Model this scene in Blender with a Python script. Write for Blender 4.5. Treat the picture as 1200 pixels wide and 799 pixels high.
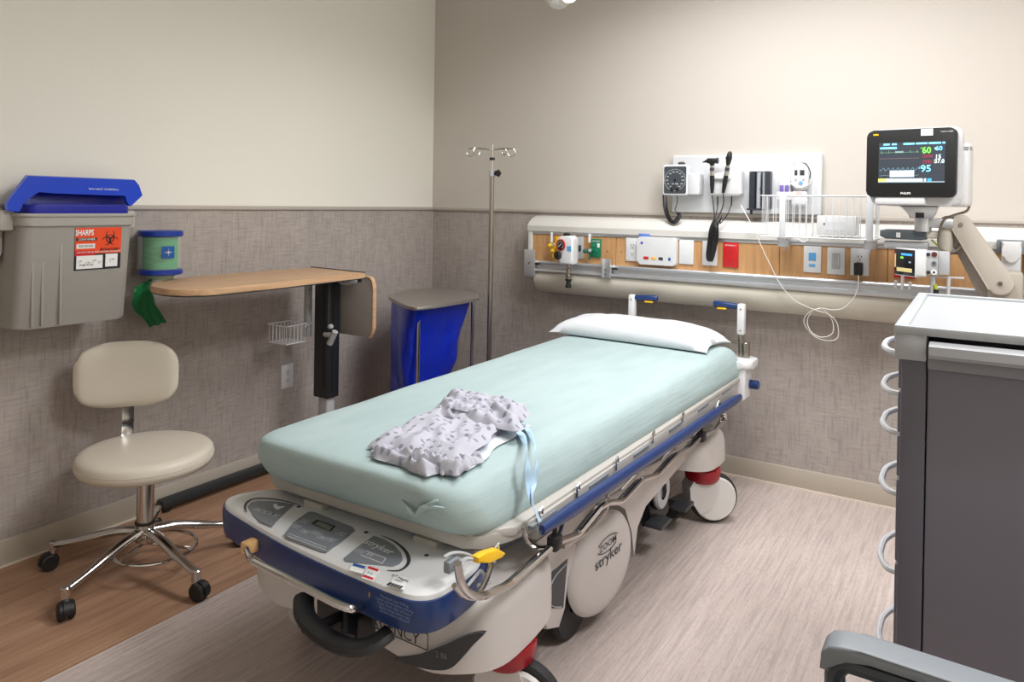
import bpy, bmesh, math, random
from mathutils import Vector, Matrix, Euler
for o in list(bpy.data.objects): bpy.data.objects.remove(o)
S = bpy.context.scene; COL = S.collection
random.seed(7)
PI = math.pi
# ---------------------------------------------------------------- camera
YAW, PIT, ROLL = -.5652, -.0066, .0163
FPX, PY = 864.8, 243.96
CAM = Vector((2.8085, -3.5252, 1.2688))
Fv = Vector((math.sin(YAW)*math.cos(PIT), math.cos(YAW)*math.cos(PIT), math.sin(PIT)))
R0 = Vector((math.cos(YAW), -math.sin(YAW), 0)); U0 = R0.cross(Fv)
Rv = math.cos(ROLL)*R0 + math.sin(ROLL)*U0
Uv = -math.sin(ROLL)*R0 + math.cos(ROLL)*U0
cd = bpy.data.cameras.new('camera'); co = bpy.data.objects.new('camera', cd); COL.objects.link(co)
cd.sensor_width = 36; cd.sensor_fit = 'HORIZONTAL'; cd.lens = FPX/1200*36
cd.shift_y = -(399.5-PY)/1200; cd.clip_start = .02
co.matrix_world = Matrix(((Rv.x, Uv.x, -Fv.x, CAM.x), (Rv.y, Uv.y, -Fv.y, CAM.y), (Rv.z, Uv.z, -Fv.z, CAM.z), (0, 0, 0, 1)))
S.camera = co
S.view_settings.view_transform = 'Standard'; S.view_settings.look = 'None'
S.view_settings.gamma = 1; S.view_settings.use_curve_mapping = False
S.view_settings.exposure = 0.1
# ---------------------------------------------------------------- world and lights
w = bpy.data.worlds.new('world'); S.world = w; w.use_nodes = True
w.node_tree.nodes['Background'].inputs[0].default_value = (.9, .93, 1, 1)
w.node_tree.nodes['Background'].inputs[1].default_value = .05
def area(name, loc, sx, sy, power, col=(.985, .985, 1), spread=180):
    l = bpy.data.lights.new(name, 'AREA'); l.shape = 'RECTANGLE'; l.size = sx; l.size_y = sy
    l.energy = power; l.color = col; l.spread = math.radians(spread)
    o = bpy.data.objects.new(name, l); o.location = loc; COL.objects.link(o); return o
area('ceiling_lamp', (2.1, -1.0, 2.66), 1.2, .6, 37, spread=148)
area('ceiling_lamp', (3.55, -2.1, 2.66), .7, .7, 48)

def at(x, y, ax, v):
    """point of the photograph on a given real plane (metres)"""
    d = Fv + Rv*((x-600)/FPX) - Uv*((y-PY)/FPX)
    i = 'xyz'.index(ax); return CAM + d*((v-CAM[i])/d[i])
# ---------------------------------------------------------------- materials
def lin(c): return tuple(((v/255)/12.92 if v/255 <= .04045 else ((v/255+.055)/1.055)**2.4) for v in c)+(1,)
MATS = {}
def mat(name, rgb, rough=.5, metal=0, emit=0, noise=0, nscale=30, bump=0, stretch=(1, 1, 1), spec=.5, alpha=1, trans=0, coat=0, sheen=0):
    if name in MATS: return MATS[name]
    m = bpy.data.materials.new(name); m.use_nodes = True; N = m.node_tree.nodes; L = m.node_tree.links
    b = N['Principled BSDF']; c = lin(rgb)
    b.inputs['Base Color'].default_value = c; b.inputs['Roughness'].default_value = rough
    b.inputs['Metallic'].default_value = metal; b.inputs['Specular IOR Level'].default_value = spec
    b.inputs['Alpha'].default_value = alpha; b.inputs['Transmission Weight'].default_value = trans
    b.inputs['Coat Weight'].default_value = coat; b.inputs['Sheen Weight'].default_value = sheen
    if emit: b.inputs['Emission Color'].default_value = c; b.inputs['Emission Strength'].default_value = emit
    tc = N.new('ShaderNodeTexCoord'); mp = N.new('ShaderNodeMapping'); mp.inputs['Scale'].default_value = stretch
    n = N.new('ShaderNodeTexNoise'); n.inputs['Scale'].default_value = nscale; n.inputs['Detail'].default_value = 5
    L.new(tc.outputs['Object'], mp.inputs[0]); L.new(mp.outputs[0], n.inputs['Vector'])
    mx = N.new('ShaderNodeMixRGB'); mx.blend_type = 'MIX'
    k = noise or .03
    mx.inputs[1].default_value = tuple(v*(1-k) for v in c[:3])+(1,); mx.inputs[2].default_value = tuple(min(1, v*(1+k)) for v in c[:3])+(1,)
    L.new(n.outputs['Fac'], mx.inputs[0]); L.new(mx.outputs[0], b.inputs['Base Color'])
    if bump:
        bp = N.new('ShaderNodeBump'); bp.inputs['Strength'].default_value = bump; bp.inputs['Distance'].default_value = .01
        L.new(n.outputs['Fac'], bp.inputs['Height']); L.new(bp.outputs[0], b.inputs['Normal'])
    MATS[name] = m; return m

def streaks(name, base, layers, rough=.5, bump=.1, spec=.5):
    """base colour with stretched noise layers: (stretch, scale, colour, amount, lo, hi)"""
    m = bpy.data.materials.new(name); m.use_nodes = True; N = m.node_tree.nodes; L = m.node_tree.links
    b = N['Principled BSDF']; b.inputs['Roughness'].default_value = rough; b.inputs['Specular IOR Level'].default_value = spec
    tc = N.new('ShaderNodeTexCoord'); prev = None; last = None
    for st, sc, colr, amt, lo, hi in layers:
        mp = N.new('ShaderNodeMapping'); mp.inputs['Scale'].default_value = st
        n = N.new('ShaderNodeTexNoise'); n.inputs['Scale'].default_value = sc; n.inputs['Detail'].default_value = 4
        L.new(tc.outputs['Object'], mp.inputs[0]); L.new(mp.outputs[0], n.inputs['Vector'])
        rr = N.new('ShaderNodeMapRange'); rr.inputs[1].default_value = lo; rr.inputs[2].default_value = hi; rr.inputs[4].default_value = amt
        L.new(n.outputs['Fac'], rr.inputs[0])
        mx = N.new('ShaderNodeMixRGB'); mx.inputs[2].default_value = lin(colr); L.new(rr.outputs[0], mx.inputs[0])
        if prev is None: mx.inputs[1].default_value = lin(base)
        else: L.new(prev.outputs[0], mx.inputs[1])
        prev = mx; last = n
    L.new(prev.outputs[0], b.inputs['Base Color'])
    bp = N.new('ShaderNodeBump'); bp.inputs['Strength'].default_value = bump; bp.inputs['Distance'].default_value = .004
    L.new(last.outputs['Fac'], bp.inputs['Height']); L.new(bp.outputs[0], b.inputs['Normal'])
    MATS[name] = m; return m

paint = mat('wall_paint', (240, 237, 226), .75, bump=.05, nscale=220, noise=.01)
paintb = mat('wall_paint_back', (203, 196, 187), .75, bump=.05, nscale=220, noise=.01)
ceilm = mat('ceiling_paint', (225, 223, 218), .8)
fabric = streaks('woven_wallcovering', (177, 168, 162), [((1, 1, .1), 190, (192, 184, 178), .5, .5, .75), ((.08, .08, 1), 170, (196, 188, 181), .7, .5, .72), ((1, 1, .1), 110, (132, 123, 118), .45, .5, .72), ((.1, .1, 1), 120, (142, 133, 127), .5, .52, .72), ((1, 1, 1), 7, (150, 140, 134), .4, .3, .8)], .8, .15, .3)
basem = mat('vinyl_base', (184, 174, 160), .5, noise=.02)
railm = mat('chair_rail', (186, 177, 168), .45)
caulk = mat('caulk', (222, 210, 196), .6)
floorg = streaks('pale_vinyl', (196, 181, 174), [((1, .05, 1), 110, (160, 147, 143), .8, .45, .75), ((1, .03, 1), 60, (216, 203, 196), .6, .5, .75), ((1, .12, 1), 320, (150, 138, 134), .55, .5, .75)], .42, .08, .35)
floorw = streaks('wood_vinyl', (168, 132, 106), [((1, .06, 1), 22, (140, 103, 80), .9, .4, .7), ((1, .04, 1), 90, (192, 152, 120), .6, .45, .75), ((1, .04, 1), 160, (120, 88, 70), .5, .5, .75)], .4, .06, .4)
woodp = streaks('oak_laminate', (200, 153, 104), [((1, 1, .08), 50, (172, 124, 80), .8, .4, .75), ((1, 1, .05), 140, (214, 170, 122), .5, .45, .75)], .45, .05)
tablew = streaks('table_laminate', (205, 166, 128), [((1, .08, 1), 40, (176, 134, 98), .8, .4, .75), ((1, .05, 1), 120, (222, 188, 150), .5, .45, .75)], .4, .04)
chrome = mat('chrome', (205, 203, 200), .14, 1); steel = mat('brushed_steel', (168, 160, 150), .32, 1, noise=.05, stretch=(1, 8, 1))
alu = mat('aluminium', (206, 208, 212), .36, .8); white = mat('white_plastic', (222, 223, 224), .38)
whitep = mat('white_powder_coat', (216, 218, 221), .4); warmw = mat('warm_white_laminate', (218, 216, 210), .4)
cream = mat('cream_bumper', (204, 198, 184), .42); black = mat('black_plastic', (24, 24, 25), .45)
dgrey = mat('dark_grey_plastic', (58, 60, 64), .45); mgrey = mat('mid_grey_plastic', (128, 133, 140), .45)
lgrey = mat('light_grey_plastic', (182, 184, 186), .45); shell = mat('stretcher_shell', (203, 197, 193), .38)
framem = mat('frame_enamel', (178, 174, 168), .42); blue = mat('stretcher_blue', (20, 50, 104), .35, coat=.2)
bluel = mat('container_blue', (8, 66, 205), .3, coat=.3); blued = mat('container_inner_blue', (6, 22, 150), .35)
yellow = mat('yellow_plastic', (240, 190, 20), .4); green = mat('green_plastic', (20, 120, 84), .4)
red = mat('red_plastic', (196, 28, 32), .4); dred = mat('caster_red', (150, 14, 26), .35)
vinyl = mat('cream_vinyl', (212, 203, 188), .42, bump=.04, nscale=300); taupe = mat('sharps_grey', (158, 154, 148), .42)
sheet = streaks('seafoam_sheet', (170, 189, 189), [((1, 1, 1), 5, (178, 196, 196), .5, .4, .7), ((.7, .16, 3), 26, (158, 179, 179), .5, .4, .7)], .8, .3, .25)
cotton = mat('white_cotton', (222, 225, 229), .85, bump=.12, nscale=14, sheen=.2)
tyre = mat('tyre', (34, 34, 36), .6); cartm = mat('cart_grey', (122, 119, 131), .42); cartw = mat('cart_top', (172, 175, 178), .35)
armg = mat('arm_chair_grey', (128, 133, 138), .42); bagb = mat('blue_liner', (10, 44, 190), .28, bump=.6, nscale=6, coat=.2)
beige = mat('beige_plastic', (196, 188, 176), .42); paper = mat('white_label', (238, 238, 236), .5)
# ---------------------------------------------------------------- mesh helpers
def box(bm, a, b, r=0, seg=2):
    t = bmesh.new(); bmesh.ops.create_cube(t, size=1)
    a = Vector(a); b = Vector(b); c = (a+b)/2; d = b-a
    for v in t.verts: v.co = Vector((v.co.x*abs(d.x)+c.x, v.co.y*abs(d.y)+c.y, v.co.z*abs(d.z)+c.z))
    if r: bmesh.ops.bevel(t, geom=t.edges[:], offset=min(r, min(abs(d.x), abs(d.y), abs(d.z))*.49), segments=seg, profile=.5, affect='EDGES')
    merge(bm, t); return bm
def merge(bm, t, M=None):
    if M is not None: bmesh.ops.transform(t, matrix=M, verts=t.verts)
    mp = [bm.verts.new(v.co) for v in t.verts]; t.verts.index_update()
    for f in t.faces:
        try: bm.faces.new([mp[v.index] for v in f.verts]).smooth = f.smooth
        except ValueError: pass
    t.free()
def cyl(bm, a, b, r, r2=None, n=20, bev=0):
    a = Vector(a); b = Vector(b); d = b-a; r2 = r if r2 is None else r2
    L = d.length; pr = [(0, 0), (r-bev if bev else r, 0)]
    if bev: pr += [(r, bev), (r2, L-bev), (r2-bev, L)]
    else: pr += [(r2, L)]
    pr += [(0, L)]
    lathe(bm, pr, a, d, n); return bm
def lathe(bm, prof, o=(0, 0, 0), axis=(0, 0, 1), n=24):
    q = Vector(axis).normalized().to_track_quat('Z', 'Y'); o = Vector(o); rings = []
    for r, z in prof:
        if r < 1e-6: rings.append([bm.verts.new(o+q@Vector((0, 0, z)))])
        else: rings.append([bm.verts.new(o+q@Vector((r*math.cos(2*PI*k/n), r*math.sin(2*PI*k/n), z))) for k in range(n)])
    for A, B in zip(rings, rings[1:]):
        for k in range(n):
            k2 = (k+1) % n
            if len(A) == 1 and len(B) == 1: continue
            if len(A) == 1: fs = [A[0], B[k2], B[k]]
            elif len(B) == 1: fs = [A[k], A[k2], B[0]]
            else: fs = [A[k], A[k2], B[k2], B[k]]
            bm.faces.new(fs)
    return bm
def smooth_path(P, n=6, closed=False):
    P = [Vector(p) for p in P]; out = []; N = len(P)
    for i in range(N if closed else N-1):
        p0 = P[(i-1) % N] if (closed or i > 0) else P[0]; p1 = P[i]; p2 = P[(i+1) % N]
        p3 = P[(i+2) % N] if (closed or i < N-2) else P[-1]
        for k in range(n):
            t = k/n
            out.append(.5*((2*p1)+(-p0+p2)*t+(2*p0-5*p1+4*p2-p3)*t*t+(-p0+3*p1-3*p2+p3)*t**3))
    if not closed: out.append(P[-1])
    return out
def fillet(P, r, n=4):
    P = [Vector(p) for p in P]; out = [P[0]]
    for a, b, c in zip(P, P[1:], P[2:]):
        d1 = (a-b); d2 = (c-b); k = min(r, d1.length*.45, d2.length*.45)
        s = b+d1.normalized()*k; e = b+d2.normalized()*k
        for i in range(n+1):
            t = i/n; out.append(s*(1-t)**2+b*2*t*(1-t)+e*t*t)
    return out+[P[-1]]
def tube(bm, P, r, n=8, closed=False, caps=True, flat=None):
    P = [Vector(p) for p in P]; rings = []; N = len(P); up = None
    for i in range(N):
        if closed: t = P[(i+1) % N]-P[i-1]
        else: t = P[min(i+1, N-1)]-P[max(i-1, 0)]
        t.normalize()
        if up is None:
            up = Vector((0, 0, 1)) if abs(t.z) < .9 else Vector((1, 0, 0))
        x = up.cross(t); x.normalize(); y = t.cross(x); up = y
        rr = r[i] if isinstance(r, (list, tuple)) else r
        fx, fy = flat or (1, 1)
        rings.append([bm.verts.new(P[i]+x*rr*fx*math.cos(2*PI*k/n)+y*rr*fy*math.sin(2*PI*k/n)) for k in range(n)])
    for i in range(N if closed else N-1):
        A, B = rings[i], rings[(i+1) % N]
        for k in range(n): bm.faces.new([A[k], A[(k+1) % n], B[(k+1) % n], B[k]])
    if not closed and caps: bm.faces.new(rings[0][::-1]); bm.faces.new(rings[-1])
    return bm
def rrect(x0, y0, x1, y1, r, n=5):
    out = []
    for cx, cy, a in ((x1-r, y1-r, 0), (x0+r, y1-r, 90), (x0+r, y0+r, 180), (x1-r, y0+r, 270)):
        for k in range(n+1):
            t = math.radians(a+90*k/n); out.append((cx+r*math.cos(t), cy+r*math.sin(t)))
    return out
def prism(bm, pts, ax, d0, d1, bev=0, seg=2):
    """outline in the plane normal to ax (x: (y,z); y: (x,z); z: (x,y)), from d0 to d1"""
    f = {'x': lambda p, d: (d, p[0], p[1]), 'y': lambda p, d: (p[0], d, p[1]), 'z': lambda p, d: (p[0], p[1], d)}[ax]
    t = bmesh.new(); A = [t.verts.new(f(p, d0)) for p in pts]; B = [t.verts.new(f(p, d1)) for p in pts]; n = len(pts)
    fa = t.faces.new(A); fb = t.faces.new(B[::-1])
    for k in range(n): t.faces.new([A[k], B[k], B[(k+1) % n], A[(k+1) % n]])
    if bev: bmesh.ops.bevel(t, geom=list(set(list(fa.edges)+list(fb.edges))), offset=bev, segments=seg, profile=.5, affect='EDGES')
    merge(bm, t); return bm
def ell(bm, c, rx, ry, rz, n=16):
    t = bmesh.new(); bmesh.ops.create_uvsphere(t, u_segments=n, v_segments=max(8, n//2), radius=1)
    for v in t.verts: v.co = Vector((v.co.x*rx+c[0], v.co.y*ry+c[1], v.co.z*rz+c[2]))
    merge(bm, t); return bm
def B(): return bmesh.new()
SPLIT = {'corner_post', 'rail_strut', 'upright', 'mount_post', 'rail_clamp', 'iv_hook', 'foot_pedal', 'rib', 'bolt', 'screw', 'mounting_plate', 'rail_stop', 'latch_linkage', 'corner_block', 'lift_column', 'column_ring', 'wall_bracket', 'slot_strip', 'fill_marks', 'brake_mechanism', 'pictogram', 'base', 'frame_ring', 'side_frame_'}
def islands(bm):
    bm.verts.ensure_lookup_table(); bm.verts.index_update(); seen = set(); out = []
    for v in bm.verts:
        if v.index in seen: continue
        st_, comp = [v], []
        seen.add(v.index)
        while st_:
            q = st_.pop(); comp.append(q)
            for e in q.link_edges:
                o_ = e.other_vert(q)
                if o_.index not in seen: seen.add(o_.index); st_.append(o_)
        out.append(comp)
    return out
def obj(name, bm, m, parent=None, local=False, label=None, smooth=True, angle=35):
    if name in SPLIT:
        isl = islands(bm)
        if len(isl) > 1:
            res = None
            for comp in isl:
                nb = bmesh.new(); mp = {v.index: nb.verts.new(v.co) for v in comp}
                for f in {f for v in comp for f in v.link_faces}:
                    nb.faces.new([mp[v.index] for v in f.verts])
                o = obj1(name, nb, m, parent, local, label, smooth, angle); res = res or o
            bm.free(); return res
    return obj1(name, bm, m, parent, local, label, smooth, angle)
def obj1(name, bm, m, parent=None, local=False, label=None, smooth=True, angle=35):
    bmesh.ops.recalc_face_normals(bm, faces=bm.faces)
    if parent is not None and not local:
        root = parent
        while root.parent: root = root.parent
        bmesh.ops.translate(bm, vec=-Vector(root.location), verts=bm.verts)
    me = bpy.data.meshes.new(name); bm.to_mesh(me); bm.free(); me.materials.append(m)
    if smooth:
        me.shade_smooth(); me.set_sharp_from_angle(angle=math.radians(angle))
    o = bpy.data.objects.new(name, me); COL.objects.link(o)
    if parent is not None: o.parent = parent
    if label: o['label'] = label
    return o
def thing(name, label, cat, loc=(0, 0, 0), rz=0, group=None):
    o = bpy.data.objects.new(name, None); o.empty_display_size = .05; COL.objects.link(o)
    o.location = loc; o.rotation_euler = (0, 0, rz); o['label'] = label; o['category'] = cat
    if group: o['group'] = group
    return o
def tag(o, label, cat, group=None):
    o['label'] = label; o['category'] = cat
    if group: o['group'] = group
    return o
def struct(name, bm, m, parent=None, **k):
    o = obj(name, bm, m, parent, **k)
    if parent is None: o['kind'] = 'structure'
    return o
_tc = {}
def text(s, size, o, right, up, m, parent, name='lettering', local=False, depth=.0006, bold=0, squeeze=1):
    key = (s, bold)
    if key not in _tc:
        c = bpy.data.curves.new('t', 'FONT'); c.body = s; c.size = 1; c.align_x = 'CENTER'; c.align_y = 'CENTER'; c.resolution_u = 2; c.offset = bold
        to = bpy.data.objects.new('t', c); COL.objects.link(to); bpy.context.view_layer.update()
        me = bpy.data.meshes.new_from_object(to.evaluated_get(bpy.context.evaluated_depsgraph_get()))
        bpy.data.objects.remove(to); _tc[key] = me
    t = bmesh.new(); t.from_mesh(_tc[key])
    r = Vector(right).normalized(); u = Vector(up); u = (u-r*u.dot(r)).normalized(); nn = r.cross(u)
    M = Matrix(((r.x*size*squeeze, u.x*size, nn.x, o[0]), (r.y*size*squeeze, u.y*size, nn.y, o[1]), (r.z*size*squeeze, u.z*size, nn.z, o[2]), (0, 0, 0, 1)))
    bmesh.ops.transform(t, matrix=M, verts=t.verts)
    bmesh.ops.translate(t, vec=nn*depth, verts=t.verts)
    return obj(name, t, m, parent, local, smooth=False)
def quad(bm, o, right, up, w, h, off=.0004, thick=.0008):
    """thin plate centred at o"""
    r = Vector(right).normalized(); u = Vector(up); u = (u-r*u.dot(r)).normalized(); n = r.cross(u); o = Vector(o)
    A = [bm.verts.new(o+r*x*w/2+u*y*h/2+n*(off+thick)) for x, y in ((-1, -1), (1, -1), (1, 1), (-1, 1))]
    C = [bm.verts.new(o+r*x*w/2+u*y*h/2+n*(off-.001)) for x, y in ((-1, -1), (1, -1), (1, 1), (-1, 1))]
    bm.faces.new(A)
    for k in range(4): bm.faces.new([A[k], C[k], C[(k+1) % 4], A[(k+1) % 4]])
    return bm
def copy_tree(o, parent=None):
    c = o.copy(); COL.objects.link(c); c.parent = parent
    for ch in list(o.children): copy_tree(ch, c)
    return c
# ---------------------------------------------------------------- the room
H = 2.68; XR = 4.3; YF = -4.3; RZ = 1.22
struct('floor', box(B(), (-.1, YF-.1, -.1), (XR+.1, .1, -.004)), floorg)
fl = bpy.data.objects['floor']
obj('pale_flooring', box(B(), (.762, YF, -.004), (XR, 0, 0)), floorg, fl)
xs = [.0, .152, .305, .457, .61, .759]
for i in range(5):
    y = -.0; off = [.5, 1.1, .2, .8, .35][i]; ys = [0]+[-(off+1.22*k) for k in range(4)]+[YF]
    ys = [v for v in ys if v >= YF]
    for y1, y0 in zip(ys, ys[1:]):
        b = B(); box(b, (xs[i]+.0004, y0+.0004, -.004), (xs[i+1]-.0004, y1-.0004, 0)); obj('plank', b, floorw, fl, smooth=False)
struct('ceiling', box(B(), (-.1, YF-.1, H), (XR+.1, .1, H+.1)), ceilm)
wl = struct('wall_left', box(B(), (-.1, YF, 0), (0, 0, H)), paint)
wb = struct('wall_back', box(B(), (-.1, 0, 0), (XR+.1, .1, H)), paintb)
struct('wall_right', box(B(), (XR, YF, 0), (XR+.1, 0, H)), paint)
struct('wall_front', box(B(), (-.1, YF-.1, 0), (XR+.1, YF, H)), paint)
obj('wallcovering', box(B(), (0, YF, 0), (.003, 0, RZ)), fabric, wl, label='grey woven wallcovering')
obj('wallcovering', box(B(), (0, -.003, 0), (XR, 0, RZ)), fabric, wb, label='grey woven wallcovering')
t = struct('trim_1', box(B(), (0, YF, RZ), (.014, 0, RZ+.018), .004), railm)
t = struct('trim_2', box(B(), (0, -.014, RZ), (XR, 0, RZ+.018), .004), railm)
struct('trim_3', box(B(), (0, -.008, .1), (.008, 0, RZ), .002), basem)
struct('baseboard_left', box(B(), (0, YF, 0), (.012, 0, .09), .004), basem)
struct('baseboard_back', box(B(), (0, -.012, 0), (XR, 0, .09), .004), basem)
struct('trim_4', box(B(), (.011, YF, 0), (.02, 0, .006)), caulk)
struct('trim_5', box(B(), (0, -.02, 0), (XR, -.011, .006)), caulk)
# ================================================================ stretcher
bed = thing('hospital_stretcher', 'wheeled white hospital stretcher with seafoam sheeted mattress and blue rails in the room centre', 'stretcher', (1.53, -1.3, 0))
# mattress: tapered block, rounded, slightly slack sheet
def mattress():
    t = bmesh.new(); bmesh.ops.create_cube(t, size=1)
    cor = {(-1, -1, 1): (1.205, -2.30), (1, -1, 1): (1.875, -2.30), (1, 1, 1): (1.905, -.26), (-1, 1, 1): (1.155, -.26),
           (-1, -1, -1): (1.19, -2.22), (1, -1, -1): (1.90, -2.22), (1, 1, -1): (1.945, -.25), (-1, 1, -1): (1.12, -.25)}
    for v in t.verts:
        k = tuple(1 if c > 0 else -1 for c in v.co); x, y = cor[k]; v.co = Vector((x, y, .655 if k[2] > 0 else .535))
    ve = [e for e in t.edges if abs(e.verts[0].co.z-e.verts[1].co.z) > .05]
    bmesh.ops.bevel(t, geom=ve, offset=.075, segments=7, profile=.5, affect='EDGES')
    he = [e for e in t.edges if e.calc_face_angle(0) > .6]
    bmesh.ops.bevel(t, geom=he, offset=.03, segments=5, profile=.5, affect='EDGES')
    bmesh.ops.triangulate(t, faces=[f for f in t.faces if len(f.verts) > 4])
    return t
def mattress2():
    # rows of a rounded-rect plan at several heights, with a sagging, wrinkled edge
    b = B(); random.seed(3); prof = [(.535, -.03), (.530, -.006), (.54, .003), (.56, .007), (.59, .008), (.615, .006), (.632, .001), (.643, -.006), (.651, -.017), (.656, -.034), (.658, -.065)]
    rings = []
    def outline(ins, z):
        tz = (z-.53)/.125; r = .085
        c = [Vector((1.185+.02*tz, -2.215-.07*tz)), Vector((1.90-.035*tz, -2.215-.07*tz)), Vector((1.94-.03*tz, -.25)), Vector((1.13+.02*tz, -.25))]
        mid = sum(c, Vector((0, 0)))/4; out = []
        c = [p+Vector((ins*math.copysign(1, p.x-mid.x), ins*math.copysign(1, p.y-mid.y))) for p in c]
        for k in range(4):
            p = c[k]; d0 = (p-c[k-1]).normalized(); d1 = (c[(k+1) % 4]-p).normalized(); s0 = p-d0*r; s1 = p+d1*r; n0 = Vector((d0.y, -d0.x)); n1 = Vector((d1.y, -d1.x)); o = s0-n0*r
            r = .085 if k < 2 else .05; s0 = p-d0*r; s1 = p+d1*r; o = s0-n0*r
            for i in range(9):
                a = i/8*PI/2; v = (n0*math.cos(a)+n1*math.sin(a)).normalized(); out.append((o+v*r, v))
            e = c[(k+1) % 4]-d1*(.085 if (k+1) % 4 < 2 else .05); m = 18 if k in (0, 2) else 70
            for i in range(1, m): out.append((s1.lerp(e, i/m), n1))
        return out
    from mathutils import noise
    for z, ins in prof:
        row = []
        for q, nr in outline(ins, z):
            side = math.sin(min(1, max(0, (z-.53)/.125))*PI)
            wv = noise.noise(Vector((q.x*3, q.y*9-z*14, z*12)))*.007*side+noise.noise(Vector((q.x*12, q.y*26, z*6)))*.002*side
            zz = z+noise.noise(Vector((q.x*4, q.y*4, 3)))*.003
            row.append(b.verts.new((q.x+nr.x*wv, q.y+nr.y*wv, zz)))
        rings.append(row)
    for A, Bq in zip(rings, rings[1:]):
        for k in range(len(A)):
            b.faces.new([A[k], A[(k+1) % len(A)], Bq[(k+1) % len(A)], Bq[k]])
    b.faces.new(rings[-1]); b.faces.new(rings[0][::-1])
    return b
mt = obj('mattress', mattress2(), sheet, bed, label='mattress in a seafoam green fitted sheet', angle=60)
kb = B()                                            # gathered knot of the sheet at the foot
for a, c, d in ((at(487, 604, 'y', -2.262), at(505, 590, 'y', -2.272), at(513, 586, 'y', -2.27)), (at(487, 604, 'y', -2.262), at(498, 594, 'y', -2.275), at(521, 595, 'y', -2.262)), (at(487, 604, 'y', -2.262), at(478, 596, 'y', -2.268), at(470, 586, 'y', -2.262))):
    tube(kb, smooth_path([a, c, d], 4), [.004, .005, .006, .007, .006, .005, .004, .003, .002][:9], 6)
obj('sheet_knot', kb, sheet, mt)
# deck frame
b = B()
prism(b, [(1.24, -2.19), (1.86, -2.19), (1.93, -2.1), (1.945, -.3), (1.13, -.3), (1.17, -2.1)], 'z', .512, .534, .006)
obj('deck', b, framem, bed)
for sx, x0, x1, nm in ((1, 1.905, 1.94, 0), (-1, 1.135, 1.165, 0)):
    b = B(); prism(b, [(-2.02, .474), (-1.9, .468), (-.32, .44), (-.3, .5), (-.32, .522), (-2.02, .527)], 'x', x0, x1, .005); sr = obj('side_frame', b, framem, bed)
    b = B()
    for i in range(6): box(b, (x0-.003, -2.05+i*.3, .508), (x1+.003, -1.93+i*.3, .519), .002)
    obj('slot_strip', b, mgrey, sr)
b = B(); prism(b, [(1.85, -2.195), (1.89, -2.17), (1.92, -2.10), (1.938, -2.015), (1.908, -2.015), (1.895, -2.09), (1.87, -2.14), (1.84, -2.165), (1.24, -2.165), (1.20, -2.14), (1.16, -2.015), (1.135, -2.015), (1.15, -2.10), (1.18, -2.17), (1.23, -2.195)], 'z', .497, .527, .004)
for x in (1.33, 1.7): box(b, (x, -2.19, .45), (x+.07, -2.15, .49), .006)
obj('foot_crossbar', b, framem, bed)
b = B(); prism(b, [(1.28, -2.16), (1.82, -2.16), (1.84, -1.9), (1.8, -.6), (1.3, -.6), (1.24, -1.9)], 'z', .40, .50, .01); obj('litter_underframe', b, mgrey, bed)
# foot console
def rr_poly(cx0, y0, cx1, y1, ys, rf, rb):
    return None
plan = [(1.245, -2.115), (1.80, -2.115), (1.855, -2.135), (1.882, -2.18), (1.890, -2.25), (1.886, -2.32), (1.862, -2.355), (1.81, -2.368), (1.65, -2.363), (1.45, -2.347), (1.25, -2.315), (1.16, -2.295), (1.118, -2.262), (1.12, -2.215), (1.17, -2.14)]
def grow(P, d):
    cx = sum(p[0] for p in P)/len(P); cy = sum(p[1] for p in P)/len(P); hx = .39; hy = .14
    return [(cx+(p[0]-cx)*(1+d/hx), cy+(p[1]-cy)*(1+d/hy)) for p in P]
b = B(); rows = []
for d, z in ((0, .43), (0, .458), (-.004, .466), (-.016, .4715), (-.05, .4745), (-.1, .475)):
    rows.append([b.verts.new((p[0], p[1], z)) for p in [tuple(q) for q in smooth_path([(x, y, 0) for x, y in grow(plan, d)], 4, True)] for p in [p]])
for A, C in zip(rows, rows[1:]):
    for k in range(len(A)): b.faces.new([A[k], A[(k+1) % len(A)], C[(k+1) % len(A)], C[k]])
b.faces.new(rows[-1]); b.faces.new(rows[0][::-1])
con = obj('foot_console', b, white, bed)
b = B(); rows = []
for d, z in ((-.01, .385), (.002, .392), (.006, .41), (.007, .445), (.004, .457), (-.004, .459)):
    rows.append([b.verts.new(p) for p in [(q.x, q.y, z) for q in smooth_path([(x, y, 0) for x, y in grow(plan, d)], 4, True)]])
for A, C in zip(rows, rows[1:]):
    for k in range(len(A)): b.faces.new([A[k], A[(k+1) % len(A)], C[(k+1) % len(A)], C[k]])
b.faces.new(rows[0][::-1]); b.faces.new(rows[-1])
obj('console_bumper', b, blue, bed, label='dark blue wrap-around bumper')
ZK = .4752
def keypad(pts, nm='keypad'):
    P = [at(x, y, 'z', ZK) for x, y in pts]; P = smooth_path(P, 1, True)
    b = B(); prism(b, [(p.x, p.y) for p in P], 'z', ZK-.004, ZK+.0012, .0004, 1); return obj(nm, b, mgrey, con)
kpm = mgrey
keypad([(290, 594), (294, 589), (302, 587), (315, 587), (330, 589), (345, 591), (332, 603), (318, 617), (305, 611), (297, 604)])
keypad([(361, 600), (368, 600), (414, 618), (416, 622), (398, 637), (382, 647), (376, 646), (335, 629), (333, 626), (344, 612)])
keypad([(438, 628), (450, 632), (462, 639), (470, 648), (472, 656), (468, 661), (460, 664), (432, 661), (405, 657), (403, 654), (418, 642)])
def arc(pts, nm='accent_line'):
    P = smooth_path([at(x, y, 'z', ZK+.001) for x, y in pts], 5); n = len(P)
    b = B(); tube(b, P, [.0006+.0034*math.sin(PI*i/(n-1))**.7 for i in range(n)], 6, flat=(1, .25)); return obj(nm, b, dgrey, con)
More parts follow.
